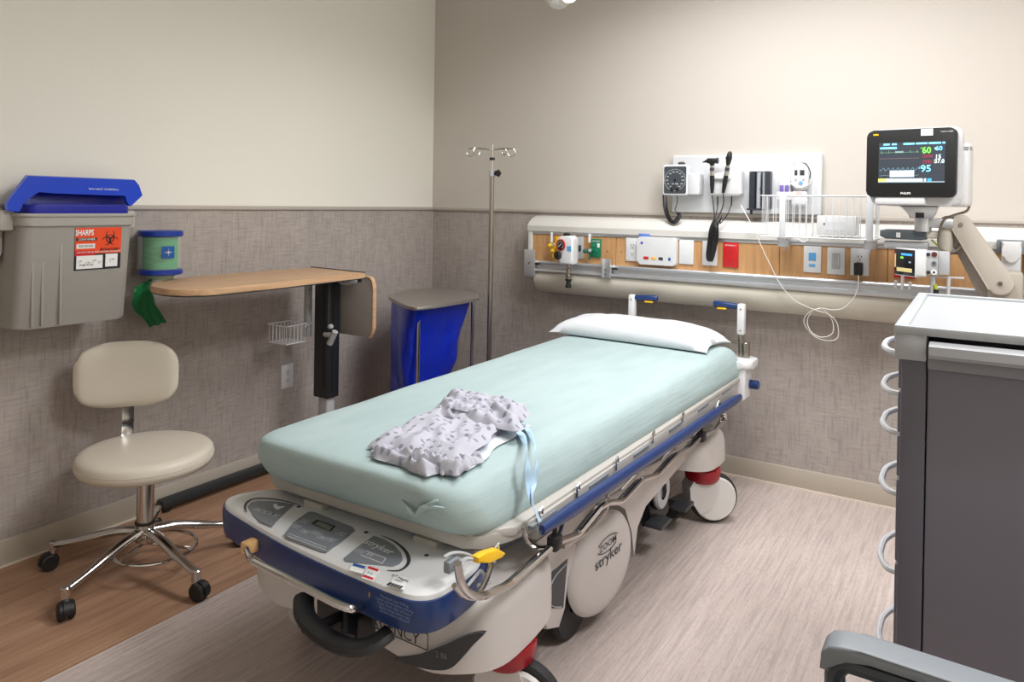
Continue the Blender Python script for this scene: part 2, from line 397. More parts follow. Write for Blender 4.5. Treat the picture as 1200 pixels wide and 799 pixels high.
arc([(289, 600), (287, 594), (290, 588), (298, 584), (315, 584), (335, 587), (352, 592)])
arc([(446, 627), (462, 634), (474, 644), (479, 654), (477, 662), (468, 668), (453, 668)])
b = B(); P = [at(x, y, 'z', ZK+.001) for x, y in ((371, 609), (393, 617), (387, 622.5), (365, 614))]
prism(b, [(p.x, p.y) for p in P], 'z', ZK-.001, ZK+.003, .0006, 1); obj('display', b, black, con)
b = B(); P = [at(x, y, 'z', ZK+.003) for x, y in ((373, 610.5), (390.5, 617), (386.2, 621.3), (368.5, 613.8))]
prism(b, [(p.x, p.y) for p in P], 'z', ZK+.002, ZK+.0034, 0); obj('display_glass', b, mat('lcd', (120, 128, 118), .25), con)
for kx, ky in ((357, 611), (347, 617), (357, 623), (370, 625), (377, 630), (388, 633), (400, 626), (303, 598), (310, 600), (317, 602), (322, 604), (422, 646)):
    p = at(kx, ky, 'z', ZK); b = B(); box(b, (p.x-.013, p.y-.009, ZK), (p.x+.013, p.y+.009, ZK+.0022), .0009, 1); kk = obj('key', b, mat('key_grey', (150, 155, 162), .45), con)
wl_ = mat('print_white', (232, 234, 236), .5)
RX = (1, -.06, 0); UY = (.06, 1, 0)
def ztext(s, size, px, py, m=None, z=ZK+.0024, rx=RX, **k):
    p = at(px, py, 'z', z); return text(s, size, p, rx, (-Vector(rx).y, 1, 0), m or wl_, con, **k)
ztext('stryker', .031, 444.5, 641, bold=.014, z=ZK+.0018, rx=(1, -.1, 0))
for s, kx, ky in (('/', 357, 611), ('/', 347, 617), ('+', 357, 623), ('-', 370, 625), ('M', 377, 630), ('M', 388, 633), ('M', 400, 626), ('A', 303, 598), ('A', 310, 600), ('A', 317, 602), ('Y', 322, 604)):
    ztext(s, .012, kx, ky, bold=.01)
b = B(); prism(b, [(p.x, p.y) for p in [at(x, y, 'z', ZK) for x, y in ((320, 592), (324, 591), (326, 594), (334, 594), (327, 597), (325, 598), (321, 595))]], 'z', ZK, ZK+.002, 0); obj('running_mark', b, wl_, con)
b = B()
for (x0, y0), (x1, y1) in (((423, 648), (428, 645)), ((428, 645), (452, 654)), ((452, 654), (448, 660)), ((448, 660), (423, 650))):
    tube(b, [at(x0, y0, 'z', ZK+.0014), at(x1, y1, 'z', ZK+.0014)], .0008, 4)
for y in (0, 3): tube(b, [at(338, 625+y, 'z', ZK+.0013), at(382, 641.5+y, 'z', ZK+.0013)], .0006, 4)
obj('printed_lines', b, wl_, con)
ztext('8 8', .013, 433, 650, z=ZK+.0014)
for x, y in ((350, 594), (429, 624), (500, 651)):
    p = at(x, y, 'z', ZK); b = B(); lathe(b, [(.0, -.001), (.006, -.001), (.0065, .001), (.009, .001), (.0095, 0)], p, (0, 0, 1), 16)
    s_ = obj('bolt_cap', b, white, con); b = B(); cyl(b, p, p+Vector((0, 0, .0016)), .0052, n=14); obj('bolt', b, dgrey, con)
def sticker(pts, m, name='sticker'):
    b = B(); P = [at(x, y, 'z', ZK) for x, y in pts]; prism(b, [(p.x, p.y) for p in P], 'z', ZK-.002, ZK+.0006, 0); return obj(name, b, m, con, smooth=False)
stz = mat('sticker_red', (206, 24, 34), .5); stb = mat('sticker_blue', (40, 88, 160), .5)
sticker([(413, 660), (429, 664), (425, 672), (409, 668)], paper); 
def stick2(pts, m, dz=.0009):
    b = B(); P = [at(x, y, 'z', ZK) for x, y in pts]; prism(b, [(p.x, p.y) for p in P], 'z', ZK, ZK+dz, 0); return obj('sticker', b, m, con, smooth=False)
stick2([(414.5, 660), (428.5, 664), (427, 667), (413, 663)], stb)
sticker([(431, 664), (444, 668), (437, 681), (424, 677)], paper)
stick2([(432, 663.5), (444, 667.5), (442.5, 670), (430.5, 666)], stz); stick2([(426, 673.5), (438, 677.5), (436.5, 680), (424.5, 676)], stz)
sticker([(463, 673), (478, 678), (473, 691), (456, 686)], paper)
ztext('HT Health', .011, 469, 677.5, black, ZK+.0008, (1, -.05, 0), bold=.01); ztext('ASSET', .008, 467, 680.5, black, ZK+.0008, (1, -.05, 0))
b = B()
for i in range(16):
    p = at(456.5+i*1.05, 683+i*.33, 'z', ZK); w_ = .0008+.0008*((i*7) % 3)
    box(b, (p.x-w_/2, p.y-.009, ZK), (p.x+w_/2, p.y+.002, ZK+.0009))
obj('barcode', b, black, con, smooth=False)
ztext('x x', .012, 434, 671.5, stb, ZK+.0008); ztext('x x', .012, 431, 675, stb, ZK+.0008)
# warning print on the blue front
p = at(432, 697, 'y', -2.402); text('!', .014, at(433, 697, 'y', -2.376), (1, -.03, 0), (0, 0, 1), yellow, con, bold=.04, name='warning_mark')
for k in range(5):
    text(('Maximum load 318 kg', 'Lower siderail before moving', 'Keep hands clear of frame', 'Read manual before use', 'Service when indicated')[k], .0085, at(462, 704+k*4.4, 'y', -2.3795), (1, 0, 0), (0, 0, 1), mat('print_pale_blue', (120, 140, 180), .5), con)
# chrome bar across the foot
b = B(); P = [at(289, 643, 'y', -2.37), at(294, 656, 'y', -2.44), at(330, 674, 'y', -2.45), at(395, 708, 'y', -2.45), at(412, 714, 'y', -2.445), at(424, 712, 'y', -2.38)]
tube(b, fillet(P, .02), .008, 10); obj('foot_bar', b, chrome, bed)
b = B(); p = at(289, 641, 'y', -2.36); box(b, p-Vector((.016, .008, .018)), p+Vector((.012, .03, .012)), .006)
fb = obj('bar_bracket', b, mat('amber_plastic', (222, 176, 120), .5), bed, label='small amber bracket on the bumper')
# brake pedal
b = B()
P = smooth_path([at(356, 700, 'y', -2.36), at(358, 722, 'y', -2.4), at(378, 744, 'y', -2.42), at(408, 758, 'y', -2.42), at(434, 756, 'y', -2.40), at(456, 741, 'y', -2.36)], 5)
tube(b, P, .021, 10, flat=(1.1, .7)); bp_ = obj('brake_pedal', b, black, bed)
b = B(); cyl(b, at(413, 700, 'y', -2.3), at(408, 750, 'y', -2.38), .018, n=12); box(b, at(385, 722, 'y', -2.30)-Vector((.02, .02, .02)), at(430, 730, 'y', -2.33)+Vector((.01, .02, .02)), .01); cyl(b, at(375, 735, 'y', -2.40), at(415, 715, 'y', -2.3), .014, n=10); obj('pedal_arm', b, black, bed)
# base hoods
def hood(cx, cy, hx, hy, zb, zt, name, slope=0, front=True):
    b = B(); n = 72; rows = []
    def ring(sx, sy, zf):
        out = []
        for k in range(n):
            a = 2*PI*k/n; c, s = math.cos(a), math.sin(a); e = 2/4.2
            x = math.copysign(abs(c)**e, c)*sx; y = math.copysign(abs(s)**e, s)*sy
            out.append(b.verts.new((cx+x, cy+y, zf(x, y))))
        return out
    def bot(x, y):
        u = abs(x)/hx; v = -y/hy if front else y/hy
        return zb+(.035*max(0, v)*math.exp(-((u-.0)/.75)**2)*0-.02*max(0, v)*math.exp(-((u-.62)/.22)**2))+.02*max(0, -v)
    for k_, fz in ((.965, lambda x, y: bot(x, y)+.004), (1, lambda x, y: bot(x, y)), (1.0, lambda x, y: bot(x, y)+.03), (.995, lambda x, y: zt-.045), (.98, lambda x, y: zt-.018), (.94, lambda x, y: zt-.002+slope*0), (.86, lambda x, y: zt+.008), (.5, lambda x, y: zt+.03), (.15, lambda x, y: zt+.04)):
        rows.append(ring(hx*k_ if k_ > .9 else hx*k_, hy*k_, fz))
    for A, C in zip(rows, rows[1:]):
        for k in range(n): b.faces.new([A[k], A[(k+1) % n], C[(k+1) % n], C[k]])
    b.faces.new(rows[0][::-1]); b.faces.new(rows[-1])
    return obj(name, b, shell, bed)
fh = hood(1.535, -2.045, .405, .2, .245, .40, 'base_hood')
rh = hood(1.535, -.57, .405, .2, .225, .345, 'base_hood', front=False)
b = B(); P = [at(x, y, 'y', -2.246) for x, y in ((463, 771), (490, 768), (520, 757), (545, 745), (567, 742), (552, 758), (540, 772), (528, 783), (510, 785), (485, 780))]
P = smooth_path(P, 3, True); prism(b, [(p.x, p.z) for p in P], 'y', -2.2475, -2.235, 0); obj('swoosh_decal', b, dgrey, fh, smooth=False)
pe = at(500, 754, 'y', -2.25); x1 = pe.x; x0 = x1-.245; z0, z1 = pe.z-.017, pe.z+.019
text('EMERGENCY', .036, Vector((x1-.008-.115, -2.2505, pe.z+.001)), (1, 0, 0), (0, 0, 1), black, fh, bold=.004, squeeze=1.0)
b = B()
for A, C in (((x0, z0), (x1, z0)), ((x1, z0), (x1, z1)), ((x1, z1), (x0, z1)), ((x0, z1), (x0, z0))): tube(b, [(A[0], -2.2465, A[1]), (C[0], -2.2465, C[1])], .0013, 4)
obj('sign_border', b, black, fh)
text('2 88', .018, at(517, 768, 'y', -2.25), (1, 0, .15), (0, 0, 1), mat('decal_grey', (120, 122, 130), .5), fh)
# base body
b = B(); box(b, (1.3, -1.95, .16), (1.77, -.55, .37), .03, 3); box(b, (1.4, -1.6, .36), (1.66, -1.0, .42), .01); obj('base_body', b, mat('base_dark', (70, 70, 72), .5), bed)
b = B(); cyl(b, (1.53, -1.85, .38), (1.53, -1.85, .5), .05, n=20); cyl(b, (1.53, -.75, .34), (1.53, -.75, .5), .05, n=20); obj('lift_column', b, steel, bed)
side = [(-2.02, .41), (-1.9, .40), (-1.6, .405), (-1.42, .40), (-1.28, .375), (-1.0, .365), (-.66, .345), (-.60, .30), (-.9, .27), (-1.15, .25), (-1.225, .2), (-1.235, .1), (-1.25, .1), (-1.26, .2), (-1.32, .3), (-1.42, .355), (-1.55, .36), (-1.66, .32), (-1.72, .24), (-1.72, .155), (-1.755, .115), (-1.82, .14), (-1.86, .2), (-1.9, .26), (-2.0, .27)]
for sx, x0, x1 in ((1, 1.77, 1.862), (-1, 1.2, 1.29)):
    b = B(); prism(b, side, 'x', x0, x1, .008, 2); ss = obj('side_shell', b, shell, bed)
    if sx == 1:
        tri = [(p.y, p.z) for p in [at(x, y, 'x', 1.863) for x, y in ((640, 676), (665, 655), (660, 712), (640, 713))]]
        b = B(); prism(b, tri, 'x', 1.855, 1.8635, .0); obj('shell_window', b, dgrey, ss, smooth=False)
        P = smooth_path([at(x, y, 'x', 1.8645) for x, y in ((663, 661), (650, 676), (643, 693), (643, 706), (650, 711), (658, 711))], 4)
        b = B(); tube(b, P, .0028, 6, flat=(1, .5)); obj('window_swirl', b, lgrey, ss)
    xc = 1.87 if sx == 1 else 1.19; d = sx
    dn = Vector((sx*.975, -.19, -.05)).normalized(); dcn = at(705, 660, 'x', 1.885) if sx == 1 else Vector((1.175, -1.6, .235))
    b = B(); lathe(b, [(.001, .018), (.06, .0165), (.11, .0135), (.138, .008), (.15, .0), (.154, -.006), (.148, -.012), (.14, -.012)], dcn, dn, 64)
    dc = obj('wheel_disc', b, shell, bed, label='large round drive wheel cover')
    b = B(); cyl(b, dcn-dn*.05, dcn-dn*.01, .12, n=40); obj('wheel_hub', b, mgrey, bed)
    if sx == 1:
        r_ = Vector((.19, .975, .0)); r_ = (r_-dn*r_.dot(dn)).normalized(); r_ = (r_+Vector((0, 0, .16))).normalized(); u_ = dn.cross(r_)
        o1 = dcn+dn*.0178
        text('stryker', .046, o1+r_*.012+u_*.026, r_, u_, dgrey, dc, bold=.008, depth=.0012)
        text('ZOOM', .028, o1+r_*.012+u_*.064, r_, u_, dgrey, dc, bold=.004, depth=.0008)
        b = B(); cc = o1+r_*.012+u_*.065
        for a0, a1 in ((20, 160), (200, 330)):
            tube(b, [cc+r_*.052*math.cos(math.radians(a))+u_*.022*math.sin(math.radians(a)) for a in range(a0, a1, 10)], .0013, 5)
        obj('oval_mark', b, dgrey, dc)
    b = B(); lathe(b, [(.03, -.02), (.1, -.02), (.107, -.01), (.107, .01), (.1, .02), (.03, .02)], (xc-sx*.065, -1.60, .108), (1, 0, 0), 32); obj('drive_wheel', b, tyre, bed)
# casters
def caster(x, y, zr, ang, name='caster'):
    """pivot at x,y; ang: direction the wheel trails to"""
    d = Vector((math.cos(ang), math.sin(ang), 0)); s = Vector((-d.y, d.x, 0))
    b = B(); lathe(b, [(.0, -.045), (.056, -.044), (.068, -.03), (.072, .0), (.071, .010), (.0, .010)], (x, y, zr), (0, 0, 1), 32); c = obj(name, b, dred, bed, label='caster with a dark red collar')
    wc = Vector((x, y, .1))+d*.045
    b = B(); M = []
    # fork hood: side plates
    t = Vector((0, 0, 1))
    for sg in (-1, 1):
        o_ = wc+s*sg*.026; pts = []
        for k in range(28):
            a = 2*PI*k/28; pts.append((math.cos(a)*.088, math.sin(a)*.088))
        va = [b.verts.new(o_+d*p+t*q+s*sg*.004*(0)) for p, q in pts]; vb = [b.verts.new(o_+d*p*.93+t*q*.93+s*sg*.009) for p, q in pts]
        b.faces.new(va); b.faces.new(vb)
        for k in range(28): b.faces.new([va[k], va[(k+1) % 28], vb[(k+1) % 28], vb[k]])
    obj('hubcap', b, mat('caster_hub', (214, 212, 208), .32), c)
    b = B()
    top = Vector((x, y, zr-.03))
    rows = []
    for q, (f, hw, z) in enumerate(((-.055, .036, zr-.04), (-.062, .037, .17), (-.062, .036, .12), (-.045, .035, .07))):
        pass
    for sg in (-1, 1):
        P2 = [(-.05, zr-.035), (.045, zr-.035), (.06, .16), (.05, .11), (.02, .06), (-.02, .045), (-.062, .1), (-.066, .15)]
        va = [b.verts.new(Vector((x, y, 0))+d*p+t*z+s*sg*.040) for p, z in P2]; vb = [b.verts.new(Vector((x, y, 0))+d*p+t*z+s*sg*.030) for p, z in P2]
        b.faces.new(va); b.faces.new(vb)
        for k in range(len(P2)): b.faces.new([va[k], va[(k+1) % len(P2)], vb[(k+1) % len(P2)], vb[k]])
    P2 = [(-.05, zr-.035), (-.066, .15), (-.062, .1), (-.045, .075)]
    rr = [[b.verts.new(Vector((x, y, 0))+d*(p-.004)+t*z+s*q) for q in (-.04, -.02, 0, .02, .04)] for p, z in P2]
    for A, C in zip(rr, rr[1:]):
        for k in range(4): b.faces.new([A[k], A[k+1], C[k+1], C[k]])
    obj('fork', b, mat('caster_fork', (206, 203, 200), .36), c)
    b = B(); lathe(b, [(.03, -.018), (.088, -.02), (.098, -.014), (.1, 0), (.098, .014), (.088, .02), (.03, .018)], wc, s, 36); obj('tyre', b, tyre, c)
    return c
caster(1.878, -2.05, .232, math.radians(10)); caster(1.882, -.60, .212, math.radians(40))
caster(1.19, -2.03, .25, math.radians(120)); caster(1.19, -.60, .232, math.radians(100))
# under-base pedals and mechanism seen between wheel and rear caster
b = B(); cyl(b, at(770, 590, 'x', 1.8), at(748, 600, 'x', 1.78), .05, n=18); cyl(b, at(800, 588, 'x', 1.76), at(786, 596, 'x', 1.8), .035, n=16); box(b, (1.66, -1.25, .09), (1.8, -.85, .2), .02); obj('brake_mechanism', b, black, bed)
b = B()
for q in ((772, 612), (800, 592)):
    p = at(*q, 'x', 1.86); box(b, p-Vector((.035, .05, .008)), p+Vector((.03, .05, .008)), .006)
obj('foot_pedal', b, dgrey, bed)
b = B(); lathe(b, [(.03, -.01), (.06, -.01), (.065, 0), (.06, .01), (.03, .01)], at(775, 575, 'x', 1.84), (1, 0, 0), 24); obj('pulley', b, lgrey, bed)
# side rails
XB = 1.965
def rail(sx):
    m = lambda v: Vector((v.x if sx > 0 else 3.06-v.x, v.y, v.z))
    A, C = m(at(635, 621, 'x', XB)), m(at(867, 465, 'x', XB))
    b = B(); n = 24; P = []; Rr = []
    for i in range(n+1):
        f = i/n; P.append(A.lerp(C, f)); Rr.append(.0145*(1-.0*f)*min(1, .62+f*6, .75+(1-f)*8))
    tube(b, P, Rr, 14, flat=(1, 1.3)); r = obj('side_rail', b, blue, bed, label='folded side rail with dark blue grip')
    b = B()
    if sx < 0: return r
    low = [(536, 660), (540, 684), (551, 697), (566, 699), (600, 683), (647, 640), (656, 634), (678, 626), (704, 594), (712, 589), (728, 588), (752, 562), (770, 557), (792, 533), (806, 526), (822, 511), (836, 505), (850, 492), (849, 483), (838, 478)]
    XL = XB-.004
    tube(b, [m(v) for v in fillet([at(x, y, 'x', XL) for x, y in low], .02)], .0085, 10)
    obj('rail_tube', b, chrome, r)
    b = B(); tube(b, [m(v)+Vector((-.016, 0, -.008)) for v in fillet([at(x, y, 'x', XL) for x, y in low[1:-1]], .02)], .006, 8); obj('rail_tube', b, chrome, r)
    b = B()
    for pts in ([(613, 617), (616, 632), (628, 642), (645, 641), (655, 628), (660, 610)], [(660, 640), (690, 622), (712, 596), (712, 578)], [(700, 592), (728, 575), (756, 545), (762, 530)], [(745, 555), (775, 540), (800, 512), (806, 500)], [(790, 525), (812, 512), (838, 484), (842, 470)], [(560, 698), (570, 680), (576, 662)]):
        tube(b, [m(v) for v in fillet([at(x, y, 'x', XL-.018) for x, y in pts], .02)], .006, 8)
    obj('rail_strut', b, chrome, r)
    b = B()
    for x, y in ((650, 636), (822, 512)):
        p = m(at(x, y, 'x', XL)); box(b, p-Vector((.014, .018, .016)), p+Vector((.014, .018, .020)), .006)
        tube(b, [p+Vector((0, 0, .01)), p+Vector((0, .0, .035))], .006, 8)
    obj('rail_clamp', b, black, r)
    b = B()
    for x, y in ((580, 648), (632, 604), (676, 575), (722, 543), (765, 512), (800, 488)):
        p = m(at(x, y, 'x', 1.945)); tube(b, [p+Vector((0, 0, -.02)), p+Vector((0, 0, .012)), p+Vector((0, .012, .016)), p+Vector((0, .014, .0))], .003, 6)
    obj('iv_hook', b, chrome, r)
    return r
rail(1); rail(-1)
b = B(); p = at(531, 661, 'x', 1.905); box(b, p-Vector((.012, .018, .014)), p+Vector((.004, .018, .010)), .003); obj('latch_block', b, mgrey, bed)
b = B(); P = [at(x, y, 'x', 1.945) for x, y in ((556, 652), (566, 646), (580, 642), (589, 647), (584, 653), (570, 658), (557, 659))]
prism(b, [(p.y, p.z) for p in P], 'x', 1.935, 1.955, .004); obj('release_handle', b, yellow, bed, label='yellow release handle')
b = B(); tube(b, smooth_path([at(x, y, 'x', 1.94) for x, y in ((540, 664), (545, 655), (556, 655))], 3), .004, 6); tube(b, fillet([at(x, y, 'x', 1.93) for x, y in ((545, 690), (563, 668), (575, 682), (560, 686))], .005), .0035, 6); tube(b, smooth_path([at(x, y, 'x', 1.90) for x, y in ((520, 653), (530, 648), (543, 648), (556, 653))], 4), .0035, 6); obj('latch_linkage', b, lgrey, bed)
b = B(); p = at(841, 474, 'x', 1.93); box(b, p-Vector((.01, .02, .012)), p+Vector((.01, .02, .012)), .005); obj('release_handle', b, yellow, bed)
# head end posts and push handles
b = B()
box(b, (1.885, -.30, .43), (1.965, -.18, .575), .012, 3); prism(b, rrect(1.84, -.31, 1.99, -.14, .04, 5), 'z', .568, .60, .01); box(b, (1.90, -.315, .42), (1.935, -.29, .55), .008)
hb = obj('head_bracket', b, white, bed)
b = B(); cyl(b, (1.95, -.215, .49), (2.005, -.215, .49), .02, n=16, bev=.005); obj('bumper_wheel', b, blue, bed)
b = B(); box(b, (1.09, -.30, .43), (1.17, -.215, .575), .012, 3); prism(b, rrect(1.07, -.33, 1.22, -.17, .04, 5), 'z', .568, .60, .01); obj('head_bracket', b, white, bed)
b = B(); box(b, (1.15, -.24, .45), (1.9, -.2, .52), .01); obj('head_crossbar', b, framem, bed)
def handle(x, sg, y=-.195):
    b = B(); box(b, (x-.017, y-.017, .70), (x+.017, y+.017, .838), .008, 2); h = obj('push_handle', b, white, bed, label='fold-up push handle with blue grip')
    b = B(); tube(b, [(x+sg*.012, y, .824), (x+sg*.06, y, .826), (x+sg*.118, y, .828), (x+sg*.126, y, .828)], [.013, .0145, .0155, .012], 14); obj('grip', b, blue, h)
    b = B(); box(b, (min(x+sg*.065, x+sg*.108), y-.016, .806), (max(x+sg*.065, x+sg*.108), y+.006, .814), .004); obj('lever', b, yellow, h)
    b = B(); cyl(b, (x, y, .60), (x, y, .705), .011, n=14); cyl(b, (x+.022, y, .59), (x+.022, y, .668), .017, n=16, bev=.003); tube(b, [(x-.1*sg*-1 if sg < 0 else x+.1, y, .66), (x+.01, y, .66)], .006, 8) if 0 else tube(b, [(x+sg*.09, y, .668), (x, y, .662)], .006, 8)
    obj('socket', b, steel, h)
    b = B()
    for z in (.72, .815): cyl(b, (x, y-.0165, z), (x, y-.019, z), .0032, n=8)
    obj('screw', b, dgrey, h)
    return h
handle(1.918, -1); handle(1.396, 1)
# ---- pillow
def pillow():
    b = B(); n = 34; m = 24; cx, cy = 1.495, -.365; W, D = .385, .15; top = []; bot = []
    from mathutils import noise
    for j in range(m+1):
        r1, r2 = [], []
        for i in range(n+1):
            u = -1+2*i/n; v = -1+2*j/m
            px = u*W*(1-.06*(1-abs(v)**2)*(abs(u)**3)+0); py = v*D*(1-.05*(1-abs(u)**2)*abs(v)**3)
            hgt = ((1-abs(u)**3.2)*(1-abs(v)**2.8))**.46
            nz = noise.noise(Vector((u*3, v*2.2, 1)))*.008+noise.noise(Vector((u*7, v*5, 4)))*.004
            z = .682+.072*hgt+nz*hgt-.016*abs(u*v)**3; ry = .06
            X = cx+px; Y = cy+py-ry*0-.10*px*0
            Y += -.05*u*0
            edge = (i in (0, n)) or (j in (0, m))
            r1.append(b.verts.new((X, Y, max(.664, z)))); r2.append(r1[-1] if edge else b.verts.new((X, Y, .682-.020*min(1, hgt*1.6)-.016*abs(u*v)**3)))
        top.append(r1); bot.append(r2)
    for j in range(m):
        for i in range(n):
            b.faces.new([top[j][i], top[j][i+1], top[j+1][i+1], top[j+1][i]])
            q = [bot[j][i], bot[j+1][i], bot[j+1][i+1], bot[j][i+1]]
            if len(set(q)) == 4:
                try: b.faces.new(q)
                except ValueError: pass
    for v in b.verts:      # turn a few degrees as it lies
        d = v.co-Vector((cx, cy, 0)); a = math.radians(-3); v.co.x = cx+d.x*math.cos(a)-d.y*math.sin(a); v.co.y = cy+d.x*math.sin(a)+d.y*math.cos(a)
    return b
tag(obj('pillow', pillow(), cotton, angle=80), 'white cotton pillow lying at the head of the stretcher', 'pillow')
# ---- folded gown
gm = bpy.data.materials.new('printed_gown'); gm.use_nodes = True; N = gm.node_tree.nodes; L = gm.node_tree.links
pb = N['Principled BSDF']; pb.inputs['Roughness'].default_value = .85
tc = N.new('ShaderNodeTexCoord'); vo = N.new('ShaderNodeTexVoronoi'); vo.voronoi_dimensions = '2D'; vo.inputs['Scale'].default_value = 30; vo.inputs['Randomness'].default_value = .6
ns = N.new('ShaderNodeTexNoise'); ns.inputs['Scale'].default_value = 130
rp = N.new('ShaderNodeMath'); rp.operation = 'ADD'; mu = N.new('ShaderNodeMath'); mu.operation = 'MULTIPLY'; mu.inputs[1].default_value = .22
lt = N.new('ShaderNodeMapRange'); lt.inputs[1].default_value = .22; lt.inputs[2].default_value = .34; lt.inputs[3].default_value = 1; lt.inputs[4].default_value = 0
mx = N.new('ShaderNodeMixRGB'); mx.inputs[1].default_value = lin((182, 182, 193)); mx.inputs[2].default_value = lin((128, 128, 144))
L.new(tc.outputs['Object'], vo.inputs['Vector']); L.new(tc.outputs['Object'], ns.inputs['Vector']); L.new(ns.outputs['Fac'], mu.inputs[0]); L.new(vo.outputs['Distance'], rp.inputs[0]); L.new(mu.outputs[0], rp.inputs[1]); L.new(rp.outputs[0], lt.inputs[0]); L.new(lt.outputs[0], mx.inputs[0]); L.new(mx.outputs[0], pb.inputs['Base Color'])
def cloth(poly, z0, thick, m, name, parent, amp=.008, seed=0, n=26, fn=None, dens=1):
    """quilted heap over a four-sided outline (pixels on the mattress plane)"""
    from mathutils import noise
    c = [at(x, y, 'z', z0) for x, y in poly]; b = B(); top = []; bt = []
    for j in range(n+1):
        r1, r2 = [], []
        for i in range(n+1):
            u = i/n; v = j/n; p = c[0].lerp(c[1], u).lerp(c[3].lerp(c[2], u), v)
            e = min(u, 1-u, v, 1-v); k = min(1, e/.10)**.5
            nx = noise.noise(Vector((u*3+seed, v*3, seed)))*.02*(1 if e < .02 else .6)
            ridge = abs(noise.noise(Vector((u*4.2+v*2+seed, v*2.4-u*1.6, seed*1.7))))
            hh = thick*k+amp*(noise.noise(Vector((u*4*dens, v*4*dens, seed)))+.5*noise.noise(Vector((u*9*dens, v*9*dens, seed+5))))*k+amp*1.5*(1-ridge*3)*k*.6
            if fn: hh += fn(u, v)*k
            edge = i in (0, n) or j in (0, n)
            pp = p+Vector((nx, nx*.6, 0))
            zt = z0+max(.003, hh) if not edge else z0+.004
            r1.append(b.verts.new((pp.x, pp.y, zt))); r2.append(r1[-1] if edge else b.verts.new((pp.x, pp.y, z0)))
        top.append(r1); bt.append(r2)
    for j in range(n):
        for i in range(n):
            b.faces.new([top[j][i], top[j][i+1], top[j+1][i+1], top[j+1][i]])
            q = [bt[j][i], bt[j+1][i], bt[j+1][i+1], bt[j][i+1]]
            if len(set(q)) == 4:
                try: b.faces.new(q)
                except ValueError: pass
    return obj(name, b, m, parent, angle=70)
gown = thing('folded_gown', 'folded grey patterned hospital gown with pale blue ties lying on the mattress', 'gown', (1.68, -2.0, .662))
ZG = .661
cloth([(434, 530), (545, 556), (622, 500), (520, 482)], ZG, .006, mat('gown_lining', (222, 230, 236), .85), 'lining', gown, .002, 2)
cloth([(430, 526), (520, 560), (615, 492), (530, 470)], ZG, .024, gm, 'gown_layer', gown, .011, 4, 44, dens=1.3)
cloth([(436, 524), (538, 546), (592, 500), (520, 474)], ZG+.018, .016, gm, 'gown_layer', gown, .010, 9, 44, lambda u, v: -.008*math.exp(-((u-.65)**2+(v-.6)**2)/.03))
cloth([(504, 487), (606, 508), (622, 486), (532, 462)], ZG+.026, .020, gm, 'gown_layer', gown, .011, 13, 34, lambda u, v: .012*math.exp(-((v-.55)/.3)**2), dens=1.6)
cloth([(524, 480), (570, 487), (575, 474), (535, 466)], ZG+.045, .010, gm, 'gown_layer', gown, .008, 21, 20, dens=2)
cloth([(436, 536), (500, 561), (560, 545), (470, 526)], ZG, .020, gm, 'gown_layer', gown, .012, 17, 34, dens=1.9)
cloth([(470, 546), (535, 560), (566, 540), (500, 532)], ZG+.002, .024, gm, 'gown_layer', gown, .012, 31, 30, dens=2.2)
tm = mat('pale_blue_tie', (178, 208, 232), .7)
def ribbon(P, w, name, m, parent, wdir=(0, 1, 0)):
    P = smooth_path(P, 6); b = B(); wd = Vector(wdir); A = []
    for i, p in enumerate(P):
        d = (wd+Vector((.5*math.sin(i*.35), 0, 0))).normalized()*w/2
        A.append((b.verts.new(p-d), b.verts.new(p+d), b.verts.new(p+d+Vector((.0012, -.0012, .0006))), b.verts.new(p-d+Vector((.0012, -.0012, .0006)))))
    for q, s in zip(A, A[1:]):
        for k in range(4): b.faces.new([q[k], q[(k+1) % 4], s[(k+1) % 4], s[k]])
    b.faces.new(A[0]); b.faces.new(A[-1][::-1]); return obj(name, b, m, parent, angle=80)
ribbon([at(606, 505, 'z', .668), at(612, 511, 'z', .668), at(617, 525, 'x', 1.90), at(618, 545, 'x', 1.925), at(620, 565, 'x', 1.93), at(622, 590, 'x', 1.95)], .021, 'tie', tm, gown)
ribbon([at(614, 499, 'z', .668), at(620, 506, 'z', .668), at(627, 525, 'x', 1.90), at(629, 545, 'x', 1.93), at(626, 565, 'x', 1.935), at(624, 588, 'x', 1.955), at(633, 612, 'x', 1.96)], .016, 'tie', tm, gown)
